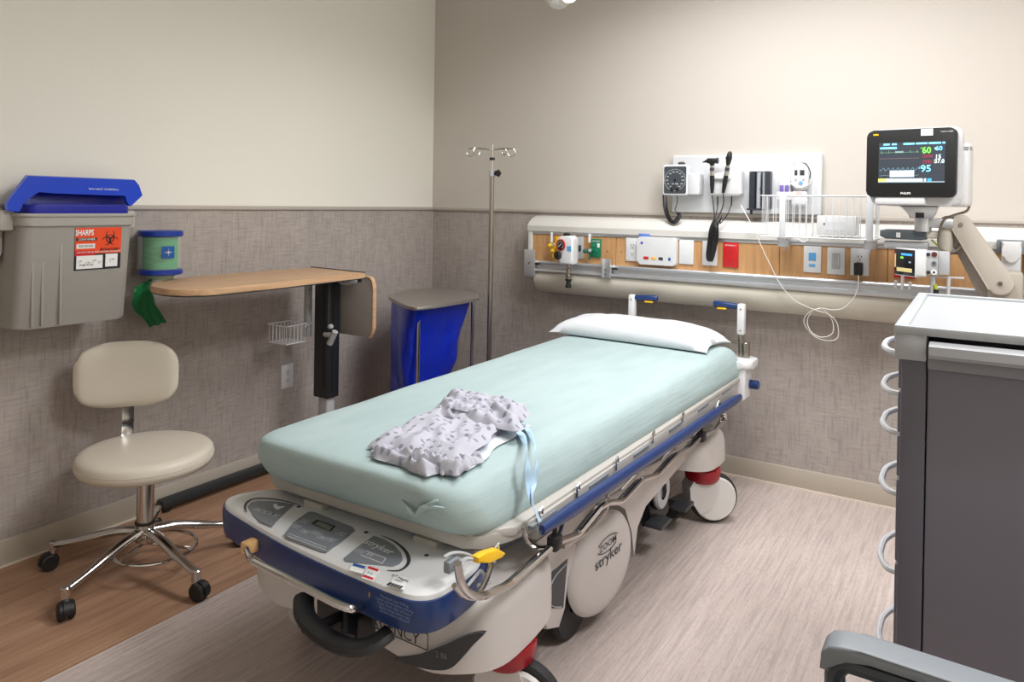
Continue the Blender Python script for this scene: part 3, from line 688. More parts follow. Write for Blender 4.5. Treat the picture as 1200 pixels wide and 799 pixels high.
# ================================================================ stool
hx, hy = .42, -2.065
st = thing('rolling_stool', 'cream vinyl rolling stool with low backrest and chrome five-star base', 'stool', (hx, hy, 0))
b = B(); lathe(b, [(0, .352), (.19, .352), (.207, .358), (.214, .372), (.2155, .384), (.213, .386), (.2155, .388), (.213, .402), (.204, .412), (.18, .417), (0, .419)], (hx, hy, 0), (0, 0, 1), 64)
obj('seat', b, vinyl, st, angle=60)
b = B(); tube(b, [(hx+.2155*math.cos(a), hy+.2155*math.sin(a), .386) for a in [2*PI*k/48 for k in range(48)]], .0018, 6, True); obj('seat_piping', b, vinyl, st)
bc = at(150, 438, 'x', .235); nrm = Vector((hx-bc.x, hy-bc.y, 0)); nrm = Vector((.80, -.60, 0)).normalized(); sd = Vector((-nrm.y, nrm.x, 0))
t = bmesh.new(); n = 26; m = 18; F, K = [], []
for j in range(m+1):
    f, k = [], []
    for i in range(n+1):
        u = -1+2*i/n; v = -1+2*j/m
        # squircle mapping for rounded corners
        uu = u*math.sqrt(1-.30*v*v*abs(v)**1.5); vv = v*math.sqrt(1-.42*u*u*abs(u)**1.5)
        W, Hh = .168, .118
        th = .026*((1-abs(u)**5)*(1-abs(v)**4))**.5; curve = .028*u*u
        base = bc+sd*uu*W+Vector((0, 0, 1))*vv*Hh
        f.append(t.verts.new(base+nrm*(th+curve))); k.append(f[-1] if (i in (0, n) or j in (0, m)) else t.verts.new(base+nrm*(curve-th*.8)))
    F.append(f); K.append(k)
for j in range(m):
    for i in range(n):
        t.faces.new([F[j][i], F[j][i+1], F[j+1][i+1], F[j+1][i]]); q = [K[j][i], K[j+1][i], K[j+1][i+1], K[j][i+1]]
        if len(set(q)) == 4: t.faces.new(q)
obj('backrest', t, vinyl, st, angle=80)
b = B(); s_ = bc-nrm*.02; tube(b, fillet([s_+Vector((0, 0, -.02)), s_+Vector((0, 0, -.19))+nrm*-.0, s_+Vector((0, 0, -.245))+nrm*.03, Vector((hx, hy, .345))-nrm*.05], .05), .022, 4, flat=(1, .25)); obj('back_bracket', b, chrome, st)
b = B(); cyl(b, (hx, hy, .32), (hx, hy, .352), .018, n=18); cyl(b, (hx, hy, .16), (hx, hy, .325), .0275, n=28, bev=.003); cyl(b, (hx, hy, .10), (hx, hy, .165), .031, n=28); obj('gas_column', b, chrome, st)
b = B(); cyl(b, (hx, hy, .322), (hx, hy, .330), .029, n=24); cyl(b, (hx, hy, .158), (hx, hy, .166), .032, n=24); obj('column_ring', b, black, st)
b = B(); cyl(b, (hx, hy, .345), (hx, hy, .354), .09, n=24); obj('seat_plate', b, dgrey, st)
b = B(); tube(b, [(hx+.03+.13*math.cos(a), hy+.02+.13*math.sin(a), .075) for a in [2*PI*k/40 for k in range(40)]], .006, 8, True)
for a in (30, 150, 270): tube(b, [(hx, hy, .09), (hx+.03+.13*math.cos(math.radians(a)), hy+.02+.13*math.sin(math.radians(a)), .075)], .005, 6)
obj('foot_ring', b, chrome, st)
for k in range(5):
    a = math.radians(-75+72*k); d = Vector((math.cos(a), math.sin(a), 0)); s = Vector((-d.y, d.x, 0)); c = Vector((hx, hy, 0)); RL = .31
    b = B(); tube(b, smooth_path([c+d*.02+Vector((0, 0, .135)), c+d*.10+Vector((0, 0, .128)), c+d*.22+Vector((0, 0, .098)), c+d*RL+Vector((0, 0, .080))], 4), [.019]*4+[.018]*4+[.014]*4+[.013], 12, flat=(1, .8))
    cyl(b, c+d*RL+Vector((0, 0, .05)), c+d*RL+Vector((0, 0, .092)), .0145, n=16, bev=.003); lg = obj('leg', b, chrome, st)
    ca = a+[1.0, .3, -.5, 2.1, .8][k]; cdv = Vector((math.cos(ca), math.sin(ca), 0)); cs = Vector((-cdv.y, cdv.x, 0)); wc = c+d*RL+cdv*.014+Vector((0, 0, .027))
    b = B()
    for sg in (-1, 1): lathe(b, [(0, -.008), (.022, -.009), (.027, -.005), (.027, .005), (.022, .009), (0, .008)], wc+cs*sg*.014, cs, 24)
    t = Vector((0, 0, 1))
    P2 = [(math.cos(math.radians(q))*.031, math.sin(math.radians(q))*.031) for q in range(-10, 191, 20)]
    va = [b.verts.new(wc+cdv*p+t*z+cs*.009) for p, z in P2]; vb = [b.verts.new(wc+cdv*p+t*z-cs*.009) for p, z in P2]
    b.faces.new(va); b.faces.new(vb)
    for q in range(len(P2)): b.faces.new([va[q], va[(q+1) % len(P2)], vb[(q+1) % len(P2)], vb[q]])
    obj('caster', b, black, lg)
# ================================================================ sharps container
XS = .245
sh = thing('sharps_container', 'tall grey wall-mounted sharps container with bright blue open lid and orange biohazard label', 'sharps bin', (.13, -2.24, .84))
yb0, yb1 = at(18, 388, 'x', XS).y, at(153, 376, 'x', XS).y; zb = .836; yt0, yt1 = at(26, 262, 'x', XS).y, at(158, 262, 'x', XS).y; zt = 1.175
b = B(); A = rrect(.05, yb0+.006, XS-.015, yb1-.004, .035, 5); C = rrect(.035, yt0, XS, yt1, .035, 5)
va = [b.verts.new((p[0], p[1], zb+.006)) for p in A]; v0 = [b.verts.new((p[0]*.97+.004, p[1]+(.006 if p[1] < -2.2 else -.006), zb)) for p in A]; vb = [b.verts.new((p[0], p[1], zt)) for p in C]; b.faces.new(v0[::-1]); b.faces.new(vb)
for q, w_ in ((v0, va), (va, vb)):
    for k in range(len(A)): b.faces.new([q[k], q[(k+1) % len(A)], w_[(k+1) % len(A)], w_[k]])
body = obj('container_body', b, taupe, sh)
b = B()
for yy in (-2.26, -2.345, -2.315): prism(b, [(yy-.004, zb+.01), (yy+.004, zb+.01), (yy+.005, zt-.02), (yy-.005, zt-.02)], 'x', XS-.03, XS-.0055 if yy != -2.26 else XS-.003, .002)
obj('rib', b, taupe, sh)
b = B(); prism(b, rrect(.028, yt0-.006, XS+.008, yt1+.006, .035, 5), 'z', zt-.005, zt+.032, .004); prism(b, rrect(.024, yt0-.012, XS+.014, yt1+.012, .035, 5), 'z', zt+.026, zt+.036, .003)
obj('rim', b, mat('sharps_rim', (170, 166, 159), .42), sh)
b = B()
for y0, y1 in ((yt0-.045, yt0+.0), (yt1+.0, yt1+.03)):
    box(b, (.06, y0, zt-.02), (.2, y1, zt+.045), .008)
P = [(yt0-.05, zt+.05), (yt0-.005, zt+.05), (yt0-.005, zt-.09), (yt0-.02, zt-.13), (yt0-.03, zt-.06), (yt0-.055, zt-.01)]
prism(b, P, 'x', .09, .13, .004); box(b, (.003, yt0-.03, .95), (.05, yt1+.02, 1.2), .005); obj('wall_bracket', b, mat('bracket_beige', (186, 180, 172), .45), sh)
b = B(); prism(b, rrect(.045, yt0+.02, XS-.004, yt1-.012, .03, 5), 'z', zt+.03, zt+.066, .004); lower = obj('inner_tray', b, blued, sh)
def zat(x, y, X=XS): return at(x, y, 'x', X)
# lid: upper shell, opened upwards, leaning to the wall
b = B(); F_ = [(8, 241), (33, 206), (36, 205), (158, 211), (167, 229), (155, 240)]
f = [at(x, y, 'x', X) for (x, y), X in zip(((8, 241), (11, 232), (33, 206), (158, 211), (167, 229), (160, 236)), (.10, .1, .085, .085, .1, .1))]
back = [v+Vector((-.045, 0, 0)) for v in f]
yl, yr = at(9, 240, 'x', .12).y, at(167, 229, 'x', .12).y
def L_(y, z, x): return b.verts.new((x, y, z))
zr = zt+.034
top_z = at(90, 207, 'x', .07).z
va = []; vb = []
pts = [(9, 247), (8, 240), (14, 230), (33, 206), (158, 211), (163, 217), (167, 229), (153, 242), (149, 237), (147, 229.5), (62, 226.5), (46, 225), (36, 231), (27, 240), (23, 248)]
for x_, y_ in pts:
    q = (247-y_)/41; xf = .225-.13*q; p = at(x_, y_, 'x', xf); va.append(b.verts.new(p)); vb.append(b.verts.new(p+Vector((-.02, .001, .003))))
for k in range(len(pts)): b.faces.new([va[k], va[(k+1) % len(pts)], vb[(k+1) % len(pts)], vb[k]])
bmesh.ops.triangle_fill(b, edges=[b.edges.get((va[k], va[(k+1) % len(pts)])) for k in range(len(pts))], use_beauty=True)
bmesh.ops.triangle_fill(b, edges=[b.edges.get((vb[k], vb[(k+1) % len(pts)])) for k in range(len(pts))], use_beauty=True)
lid = obj('lid', b, bluel, sh, angle=30)
b = B()
cs = [(yl+.004, zr+.0, .05), (yr-.04, zr+.0, .05), (yr-.04, top_z-.02, .05), (yl+.08, top_z-.012, .05)]
box(b, (.02, yl+.10, zr-.005), (.05, yr-.035, top_z-.012), .01); obj('lid_back', b, blued, sh)
b = B(); prism(b, [(yl+.055, zr-.006), (yl+.04, zr+.02), (yl+.06, zr+.045), (yl+.1, zr+.075), (yr-.055, zr+.070), (yr-.045, zr+.03), (yr-.04, zr-.006)], 'x', .085, .10, .003); obj('tray_flap', b, blued, sh)
b = B()
for i in range(5): p = at(43, 234+i*4, 'x', .16); quad(b, (.1015, p.y, zr+.055-.01*i), (0, 1, 0), (0, 0, 1), .014, .0022)
obj('fill_marks', b, mat('mark_blue', (120, 150, 235), .5), sh, smooth=False)
LX = Vector((0, 1, 0)); 
text('DO NOT OVERFILL', .0125, at(122, 222, 'x', .225-.13*.61+.003), LX, (-.13, 0, .125), paper, sh, bold=.012)
# label
ol = mat('label_orange', (236, 74, 22), .5); XL = XS-.001
y0, y1 = at(88, 270, 'x', XL).y, at(142, 270, 'x', XL).y; z0, z1 = at(115, 315.5, 'x', XL).z, at(115, 266.5, 'x', XL).z
tilt = Vector((.015/.33, 0, 1)).normalized()
def lp(u, v): # u,v 0..1 on the label
    z = z0+(z1-z0)*v; return Vector((XS-.015*(1-(z-zb)/(zt-zb))+.0015, y0+(y1-y0)*u, z))
def lbox(nm, u0, v0, u1, v1, m, off=.0):
    bb = B(); c = lp((u0+u1)/2, (v0+v1)/2); quad(bb, c, LX, tilt, (u1-u0)*(y1-y0), (v1-v0)*(z1-z0), off+.0004, .0004); return obj(nm, bb, m, lab, smooth=False)
bb = B(); quad(bb, lp(.5, .5), LX, tilt, (y1-y0), (z1-z0), 0, .0006); lab = obj('label', bb, black, sh, smooth=False)
lbox('label_panel', .0, .38, 1, 1, ol, .0003); lbox('label_panel', .0, .34, .42, .46, stz, .0008)
lbox('label_panel', .04, .03, .60, .34, paper, .0004); lbox('label_panel', .66, .05, .93, .36, paper, .0004); lbox('label_panel', .03, .51, .42, .62, paper, .0008); lbox('label_panel', .02, .69, .46, .76, black, .0008)
def ltext(s, size, u, v, m, off=.0022, **k): return text(s, size, lp(u, v), LX, tilt, m, lab, depth=off, **k)
ltext('SHARPS', .027, .19, .88, paper, bold=.03, squeeze=.66); ltext('CONTAINER', .010, .24, .725, paper, bold=.01)
ltext('BIOHAZARD', .014, .75, .47, black, bold=.01, squeeze=.85); ltext('FOR DISPOSAL OF SHARPS', .0075, .7, .42, paper); ltext('DO NOT REUSE', .008, .22, .42, paper); ltext('PULL  PUSH', .009, .25, .12, black); ltext('REORDER', .011, .23, .565, dgrey)
bb = B(); c0 = lp(.75, .73)+Vector((.0022, 0, 0)); Rr = .0135
for k in range(3):
    a = math.radians(90+120*k); cc = c0+Vector((0, math.cos(a), math.sin(a)))*Rr*1.12
    P = [cc+Vector((0, math.cos(a+q), math.sin(a+q)))*Rr*1.0 for q in [math.radians(v) for v in range(40, 321, 20)]]
    n_ = len(P); tube(bb, P, [.0008+.0020*math.sin(PI*i/(n_-1)) for i in range(n_)], 6, flat=(.3, 1))
tube(bb, [c0+Vector((0, math.cos(a), math.sin(a)))*Rr*.95 for a in [2*PI*k/24 for k in range(24)]], .0013, 5, True)
obj('biohazard_symbol', bb, black, lab)
bb = B()
for u, v, r_ in ((.12, .2, .005), (.28, .15, .007), (.42, .2, .006), (.8, .2, .008), (.53, .16, .004), (.2, .11, .003)):
    c = lp(u, v)+Vector((.0018, 0, 0)); tube(bb, [c+Vector((0, math.cos(a), .8*math.sin(a)))*r_ for a in [2*PI*k/10 for k in range(8)]], .0005, 4); tube(bb, [c, c+Vector((0, r_, r_*.8))], .0005, 4)
obj('pictogram', bb, dgrey, lab)
# ================================================================ bag dispenser
c = at(188, 297, 'x', .115); cx, cy = .115, c.y
zt_, zb_ = at(188, 270, 'x', .115).z, at(188, 321, 'x', .115).z
bd = thing('bag_dispenser', 'clear wall cylinder with blue end caps holding a roll of green bags', 'bag dispenser', (cx, cy, zb_))
for z0_, z1_ in ((zt_-.022, zt_), (zb_, zb_+.02)):
    b = B(); lathe(b, [(.03, z0_), (.077, z0_), (.081, z0_+.003), (.081, z1_-.004), (.077, z1_), (.03, z1_)] if z0_ == zb_ else [(0, z0_), (.077, z0_), (.081, z0_+.003), (.081, z1_-.004), (.077, z1_), (0, z1_)], (cx, cy, 0), (0, 0, 1), 40); obj('end_cap', b, mat('cap_blue', (10, 52, 150), .35), bd)
b = B(); lathe(b, [(.074, zb_+.018), (.074, zt_-.02), (.0765, zt_-.02), (.0765, zb_+.018), (.074, zb_+.018)], (cx, cy, 0), (0, 0, 1), 40); obj('clear_cylinder', b, mat('clear_plastic', (240, 245, 245), .1, alpha=.10, spec=.6), bd)
b = B(); n_ = 22; hh = (zt_-zb_-.044)/n_
lathe(b, [(.02, zb_+.02)]+[(r, zb_+.021+hh*(i+f)) for i in range(n_) for r, f in ((.058, 0), (.0655, .5))]+[(.02, zt_-.024)], (cx, cy, 0), (0, 0, 1), 36)
obj('bag_roll', b, mat('roll_green', (84, 205, 136), .5, noise=.2, nscale=60), bd, angle=80)
b = B(); lathe(b, [(.02, zb_-.022), (.045, zb_-.02), (.055, zb_-.004), (.058, zb_+.002), (.02, zb_+.002)], (cx, cy, 0), (0, 0, 1), 32); obj('neck', b, mat('neck_green', (176, 200, 170), .4, alpha=.8), bd)
b = B(); box(b, (.003, cy-.03, zb_-.01), (.04, cy+.03, zt_), .004); obj('wall_plate', b, whitep, bd)
lc = Vector((cx, cy, (zb_+zt_)/2)); dd = (Vector((CAM.x, CAM.y, 0))-Vector((cx, cy, 0))).normalized(); dd = Vector((dd.x*math.cos(.1)-dd.y*math.sin(.1), dd.x*math.sin(.1)+dd.y*math.cos(.1), 0)); aa = math.atan2(dd.y, dd.x)+.27
b = B(); m_ = 8; ra = .0775; zc = lc.z+.004
q0 = [[b.verts.new((cx+ra*math.cos(aa+(i/m_-.5)*.62), cy+ra*math.sin(aa+(i/m_-.5)*.62), zc+s)) for i in range(m_+1)] for s in (-.023, .023)]
for i in range(m_): b.faces.new([q0[0][i], q0[0][i+1], q0[1][i+1], q0[1][i]])
lbb = obj('label', b, mat('label_blue', (14, 84, 160), .4), bd)
b = B(); nv = Vector((math.cos(aa), math.sin(aa), 0)); tv = Vector((-nv.y, nv.x, 0)); c0 = Vector((cx, cy, zc))+nv*(ra+.0012)
for k in range(8):
    a = PI/4*k; l_ = .015 if k % 2 == 0 else .008; L2 = Vector((0, 0, 1))*math.sin(a)*l_+tv*math.cos(a)*l_*1.2
    tube(b, [c0, c0+L2], [.0012, .0003], 4)
obj('star_mark', b, paper, lbb)
b = B(); P = smooth_path([Vector((cx+.01, cy-.0, zb_-.004)), at(170, 332, 'x', .13), at(166, 345, 'x', .12), at(172, 362, 'x', .11), at(186, 380, 'x', .09)], 6); n_ = len(P)
rows = []
for i, p in enumerate(P):
    f = i/(n_-1); wdt = .018+.034*min(1, f*1.6)*(1-.35*max(0, f-.8)/.2)
    rows.append([b.verts.new(p+Vector((.006*math.sin(k*2.1+i*.7), (k/8-.5)*2*wdt*.8, .012*(k/8-.5)+(.004*math.sin(k*1.7+i)))))for k in range(9)])
for A, C in zip(rows, rows[1:]):
    for k in range(8): b.faces.new([A[k], A[k+1], C[k+1], C[k]])
bmesh.ops.solidify(b, geom=b.faces[:], thickness=.002)
obj('hanging_bag', b, mat('bag_green', (26, 150, 84), .3, alpha=.92), bd, angle=80)
# ================================================================ overbed table
ZT = .95
ot = thing('overbed_table', 'overbed table with pale wood laminate top against the left wall', 'table', (.2, -1.15, 0))
tp = smooth_path([(.13, -1.075, 0), (.12, -1.3, 0), (.11, -1.6, 0), (.115, -1.76, 0)], 3)+smooth_path([(.16, -1.86, 0), (.255, -1.955, 0), (.36, -1.99, 0), (.45, -1.985, 0), (.505, -1.94, 0), (.535, -1.86, 0)], 4)+smooth_path([(.54, -1.7, 0), (.525, -1.4, 0), (.515, -1.2, 0), (.512, -1.11, 0)], 3)
b = B(); prism(b, [(p.x, p.y) for p in tp], 'z', ZT-.022, ZT, .004); obj('tabletop', b, tablew, ot)
b = B(); tube(b, [(p.x*.99+.003, p.y*.996-.004, ZT-.024) for p in tp], .003, 4, True); obj('edge_band', b, dgrey, ot)
b = B(); tube(b, [(.125, -1.072, ZT+.001), (.505, -1.105, ZT+.001)], .003, 6); obj('hinge_line', b, dgrey, ot)
# drop leaf hanging from the right end
lf = []
yL = -1.06
b = B(); pts = [(.20, .655), (.46, .655), (.495, .66), (.515, .68), (.52, .70), (.52, .88), (.51, .905), (.49, .92), (.46, .926), (.20, .926)]
prism(b, pts, 'y', yL-.009, yL+.009, .003); leaf = obj('drop_leaf', b, mat('leaf_grey', (150, 143, 138), .5), ot)
b = B(); tube(b, fillet([(.46, yL, .928), (.51, yL, .925), (.523, yL, .88), (.523, yL, .69), (.50, yL, .655)], .02), .0115, 8, flat=(1, .5)); obj('leaf_edge', b, tablew, leaf)
b = B(); box(b, (.40, -1.13, .895), (.44, -1.08, .928), .01); tube(b, smooth_path([(.36, -1.14, .92), (.39, -1.13, .898), (.43, -1.12, .90), (.45, -1.11, .925)], 4), .007, 6); obj('leaf_lever', b, lgrey, ot)
b = B(); cyl(b, (.47, -1.10, .905), (.47, -1.10, .928), .009, n=10); box(b, (.32, -1.25, .90), (.36, -1.08, .928), .004); obj('underside_bracket', b, black, ot)
cxl = .285; cyl_ = at(382, 450, 'x', .285).y
b = B(); prism(b, rrect(cxl-.05, cyl_-.035, cxl+.045, cyl_+.042, .012, 4), 'z', at(382, 464, 'x', cxl).z, .93, .003); col = obj('column', b, mat('column_black', (34, 37, 41), .4), ot)
b = B(); 
for xx in (.015,): box(b, (cxl+xx, cyl_-.037, .42), (cxl+xx+.006, cyl_-.0352, .92)); box(b, (cxl+.0452, cyl_-.01, .40), (cxl+.0465, cyl_+.0, .92))
obj('column_groove', b, black, col)
b = B(); prism(b, rrect(cxl-.03, cyl_-.022, cxl+.032, cyl_+.028, .01, 4), 'z', .04, .5, .002); obj('inner_column', b, lgrey, ot)
b = B(); q = at(363, 400, 'x', .2); box(b, (cxl-.10, cyl_-.05, .64), (cxl-.072, cyl_-.022, .925), .004); obj('side_post', b, lgrey, ot)
b = B()
box(b, (.025, -1.78, .02), (.075, -1.05, .055), .01); box(b, (.025, -1.17, .02), (.5, -1.12, .06), .01); box(b, (.45, -1.75, .02), (.50, -1.05, .05), .01)
obj('base', b, mat('base_charcoal', (40, 44, 46), .45), ot)
for x, y in ((.05, -1.75), (.05, -1.08), (.475, -1.72), (.475, -1.08)):
    b = B(); cyl(b, (x-.012, y, .016), (x+.012, y, .016), .016, n=16); obj('caster', b, black, ot)
# small wire basket on the post
b = B(); xa, xb = .15, .26; ya, yb = at(335, 375, 'x', .25).y, at(362, 375, 'x', .2).y; za, zb2 = .635, .715
ya, yb = -1.33, -1.225
for z in (za, zb2):
    e = .0 if z == za else .006
    tube(b, [(xa-e, ya-e, z), (xb+e, ya-e, z), (xb+e, yb+e, z), (xa-e, yb+e, z)], .0028, 6, True)
for i in range(6):
    x = xa+(xb-xa)*i/5; tube(b, [(x, ya, zb2), (x, ya, za), (x, yb, za), (x, yb, zb2)], .0018, 5)
for i in range(1, 5):
    y = ya+(yb-ya)*i/5; tube(b, [(xb, y, zb2), (xb, y, za), (xa, y, za), (xa, y, zb2)], .0018, 5)
tube(b, [(xb, yb, .70), (cxl-.07, cyl_-.03, .70)], .004, 6)
obj('wire_basket', b, whitep, ot)
b = B(); ell(b, (cxl+.06, cyl_-.035, .70), .014, .014, .012); cyl(b, (cxl+.05, cyl_-.03, .62), (cxl+.085, cyl_-.03, .68), .014, n=12); cyl(b, (cxl+.02, cyl_-.03, .66), (cxl+.08, cyl_-.03, .66), .012, n=10); obj('tilt_knob', b, lgrey, ot)
# ================================================================ outlets / cover plates
def plate(name, label, cat, c, n='y', m=white, w=.07, h=.114, grp=None):
    c = Vector(c); t = thing(name, label, cat, c)
    b = B(); d = .0035
    if n == 'y': box(b, c+Vector((-w/2, -.006, -h/2)), c+Vector((w/2, .001, h/2)), .002)
    else: box(b, c+Vector((-.001, -w/2, -h/2)), c+Vector((.006, w/2, h/2)), .002)
    obj('cover_plate', b, m, t); return t
def recept(t, c, n='y', m=white, slot=black):
    c = Vector(c)
    for dz in (.0195, -.0195):
        b = B(); q = c+Vector((0, 0, dz))
        if n == 'y': cyl(b, q+Vector((0, -.004, 0)), q+Vector((0, -.0075, 0)), .0165, n=20); e = Vector((1, 0, 0)); nn = Vector((0, -.0077, 0))
        else: cyl(b, q+Vector((.004, 0, 0)), q+Vector((.0075, 0, 0)), .0165, n=20); e = Vector((0, 1, 0)); nn = Vector((.0077, 0, 0))
        s = obj('socket', b, m, t); b = B()
        for k in (-1, 1):
            p = q+nn+e*k*.006+Vector((0, 0, .002)); box(b, p-e*.0011-Vector((.0003, .0003, .0045)), p+e*.0011+Vector((.0003, .0003, .0045)))
        p = q+nn-Vector((0, 0, .009)); box(b, p-e*.0025-Vector((.0003, .0003, .0025)), p+e*.0025+Vector((.0003, .0003, .0025))); obj('slot', b, slot, s, smooth=False)
c = at(336, 440.5, 'x', .003); c.x = .003
t = plate('wall_outlet', 'white duplex outlet low on the left wall beneath the overbed table', 'outlet', c, 'x'); recept(t, c, 'x')
# ================================================================ hamper
hz = .79
hm = thing('linen_hamper', 'chrome-framed hamper with brushed steel lid in the room corner', 'hamper', (.42, -.6, 0))
hp = [at(x, y, 'z', hz) for x, y in ((455.5, 347), (462, 351), (474, 357), (484, 359.5), (495, 359.5), (530, 354), (556, 349.5), (561.5, 347.5), (559, 344), (552, 341), (530, 339), (508, 337.5), (490, 338.5), (474, 341), (460, 344))]
for p in hp: p.x = max(p.x, .02)
lidp = smooth_path(hp, 3, True)
b = B(); prism(b, [(p.x, p.y) for p in lidp], 'z', hz-.016, hz, .006, 3); obj('lid', b, mat('lid_steel', (172, 166, 160), .38, .75, noise=.04), hm)
cpx = sum((p.x for p in lidp))/len(lidp); cpy = sum((p.y for p in lidp))/len(lidp)
posts = [at(490, 362, 'z', hz-.02), at(463, 352, 'z', hz-.02), at(556, 349, 'z', hz-.02), at(515, 340, 'z', hz-.02)]
for p in posts:
    b = B(); q = p.lerp(Vector((cpx, cpy, p.z)), .04); cyl(b, (q.x, q.y, .03), (q.x, q.y, hz-.02), .009, n=14); ell(b, (q.x, q.y, hz-.025), .010, .010, .010, 12); obj('post', b, chrome, hm)
    b = B(); lathe(b, [(0, -.012), (.022, -.012), (.025, 0), (.022, .012), (0, .012)], (q.x, q.y, .025), (1, .3, 0), 18); obj('caster', b, black, hm)
b = B(); o4 = [posts[0], posts[1], posts[3], posts[2]]; tube(b, [Vector((p.x, p.y, .06)).lerp(Vector((cpx, cpy, .06)), .04) for p in o4], .007, 8, True); tube(b, [Vector((p.x, p.y, hz-.03)).lerp(Vector((cpx, cpy, hz-.03)), .06) for p in o4], .007, 8, True); obj('frame_ring', b, chrome, hm)
from mathutils import noise as NZ
b = B(); rows = []; pl = [p.lerp(Vector((cpx, cpy, p.z)), .15) for p in lidp]; n_ = len(pl)
for j in range(26):
    f = j/25; z = hz-.02-f*.62; row = []
    for k in range(n_):
        p = pl[k]; s = 1-.34*min(1, f*1.35)**1.1; c = Vector((cpx-.02-.05*f, cpy-.06*f, 0))
        q = c+(Vector((p.x-cpx, p.y-cpy, 0)))*s; nn = NZ.noise(Vector((q.x*9, q.y*9, z*3)))*.03*min(1, f*4)+abs(NZ.noise(Vector((q.x*16+z*5, q.y*16, z*7))))*.018
        dr = Vector((p.x-cpx, p.y-cpy, 0)).normalized(); q += dr*nn; row.append(b.verts.new((max(q.x, .02), min(q.y, -.02), z)))
    rows.append(row)
for A, C in zip(rows, rows[1:]):
    for k in range(n_): b.faces.new([A[k], A[(k+1) % n_], C[(k+1) % n_], C[k]])
b.faces.new(rows[-1])
tag(obj('hamper_bag', b, bagb, angle=80), 'crumpled shiny blue plastic bag hanging inside the hamper frame', 'bag')
# ================================================================ IV pole
px, py = at(575, 300, 'y', -.33).x, -.33
iv = thing('iv_pole', 'tall thin steel IV pole with four ram-horn hooks before the corner', 'IV pole', (px, py, 0))
ztop = at(576, 169, 'y', py).z; zk = at(577, 203, 'y', py).z; zc = at(576, 186, 'y', py).z; zh = at(576, 175.5, 'y', py).z
b = B(); cyl(b, (px, py, .1), (px, py, zk+.01), .0125, n=16); obj('lower_pole', b, steel, iv)
b = B(); cyl(b, (px, py, zk), (px, py, ztop), .0085, n=14); obj('upper_pole', b, chrome, iv)
b = B(); cyl(b, (px, py, zc-.008), (px, py, zc+.006), .014, n=16); obj('black_collar', b, black, iv)
b = B(); cyl(b, (px, py, zk-.016), (px, py, zk+.016), .0165, n=16); obj('clamp_collar', b, lgrey, iv)
b = B(); kx = px+.038
pts = [(kx+(.020 if k % 2 == 0 else .011)*math.cos(k*PI/5), zk+(.020 if k % 2 == 0 else .011)*math.sin(k*PI/5)) for k in range(10)]
prism(b, pts, 'y', py-.012, py+.006, .003); cyl(b, (px, py, zk), (kx, py, zk), .005, n=8); obj('star_knob', b, black, iv)
for a, L_h in ((205, .115), (250, .10), (25, .10), (335, .115)):
    a = math.radians(a); d = Vector((math.cos(a), math.sin(a), 0)); c = Vector((px, py, zh)); P = [c, c+d*L_h*.6+Vector((0, 0, .006))]
    cc = c+d*L_h+Vector((0, 0, -.014))
    P += [cc+d*.02*math.cos(q)+Vector((0, 0, .02*math.sin(q))) for q in [math.radians(v) for v in (80, 50, 20, -10, -40, -70, -100, -130, -160, -190)]]
    b = B(); tube(b, smooth_path(P, 3), .003, 8); obj('hook', b, chrome, iv)
for k in range(5):
    a = math.radians(20+72*k); b = B(); e = Vector((px+.26*math.cos(a), py+.26*math.sin(a), .06)); tube(b, [(px, py, .1), e], .011, 8); lg = obj('leg', b, steel, iv)
    b = B(); lathe(b, [(0, -.01), (.022, -.01), (.025, 0), (.022, .01), (0, .01)], (e.x, e.y, .025), (math.sin(a), -math.cos(a), 0), 18); obj('caster', b, black, lg)
# ================================================================ headwall
x0, x1, yf = .785, 3.7, -.12
hw = thing('headwall_unit', 'long white headwall unit with wood panels and cream bumper along the back wall', 'headwall', (2.2, 0, .8))
b = B(); prism(b, [(-.003, 1.205), (-.045, 1.203), (-.085, 1.190), (-.115, 1.172), (-.132, 1.152), (-.132, 1.124), (-.118, 1.120), (-.003, 1.120)], 'x', x0-.03, x1, .004, 2); obj('top_cap', b, warmw, hw)
b = B(); box(b, (x0, -.1, .9), (x1, -.003, 1.125)); obj('housing', b, white, hw)
b = B(); box(b, (x0-.025, -.125, 1.107), (x1, -.095, 1.124), .003); obj('upper_channel', b, alu, hw)
seams = [x0, 1.60, 2.0, 2.485, 2.95, x1]
seams = [x0, 1.205, 1.255, 1.60, 1.69, 2.06, 2.49, 2.95, x1]
seams = [x0, 1.27, 2.06, 2.49, 2.95, x1]
for a, c in zip(seams, seams[1:]):
    b = B(); box(b, (a+.001, yf, .966), (c-.001, -.098, 1.108), .0012, 1); wp = obj('wood_panel', b, woodp, hw)
for sx_ in (.83, 1.225, 1.30, 2.455, 2.53, 2.60):
    b = B(); cyl(b, (sx_, yf+.001, 1.035), (sx_, yf-.0015, 1.035), .0035, n=10); obj('panel_screw', b, steel, hw)
b = B(); prism(b, [(-.095, .968), (-.145, .968), (-.150, .962), (-.150, .956), (-.138, .950), (-.138, .930), (-.150, .925), (-.152, .915), (-.145, .908), (-.095, .905)], 'x', x0+.01, x1, .001, 1); obj('equipment_rail', b, alu, hw)
b = B(); prism(b, [(-.118, .908), (-.135, .905), (-.143, .89), (-.142, .86), (-.13, .832), (-.11, .808), (-.085, .797), (-.003, .79), (-.003, .908)], 'x', x0+.02, x1, .004, 2); obj('bumper_panel', b, cream, hw)
b = B(); prism(b, [(-.003, 1.2), (-.045, 1.198), (-.11, 1.17), (-.128, 1.15), (-.128, .9), (-.003, .9)], 'x', x0-.026, x0-.001, .003); obj('end_cap', b, warmw, hw)
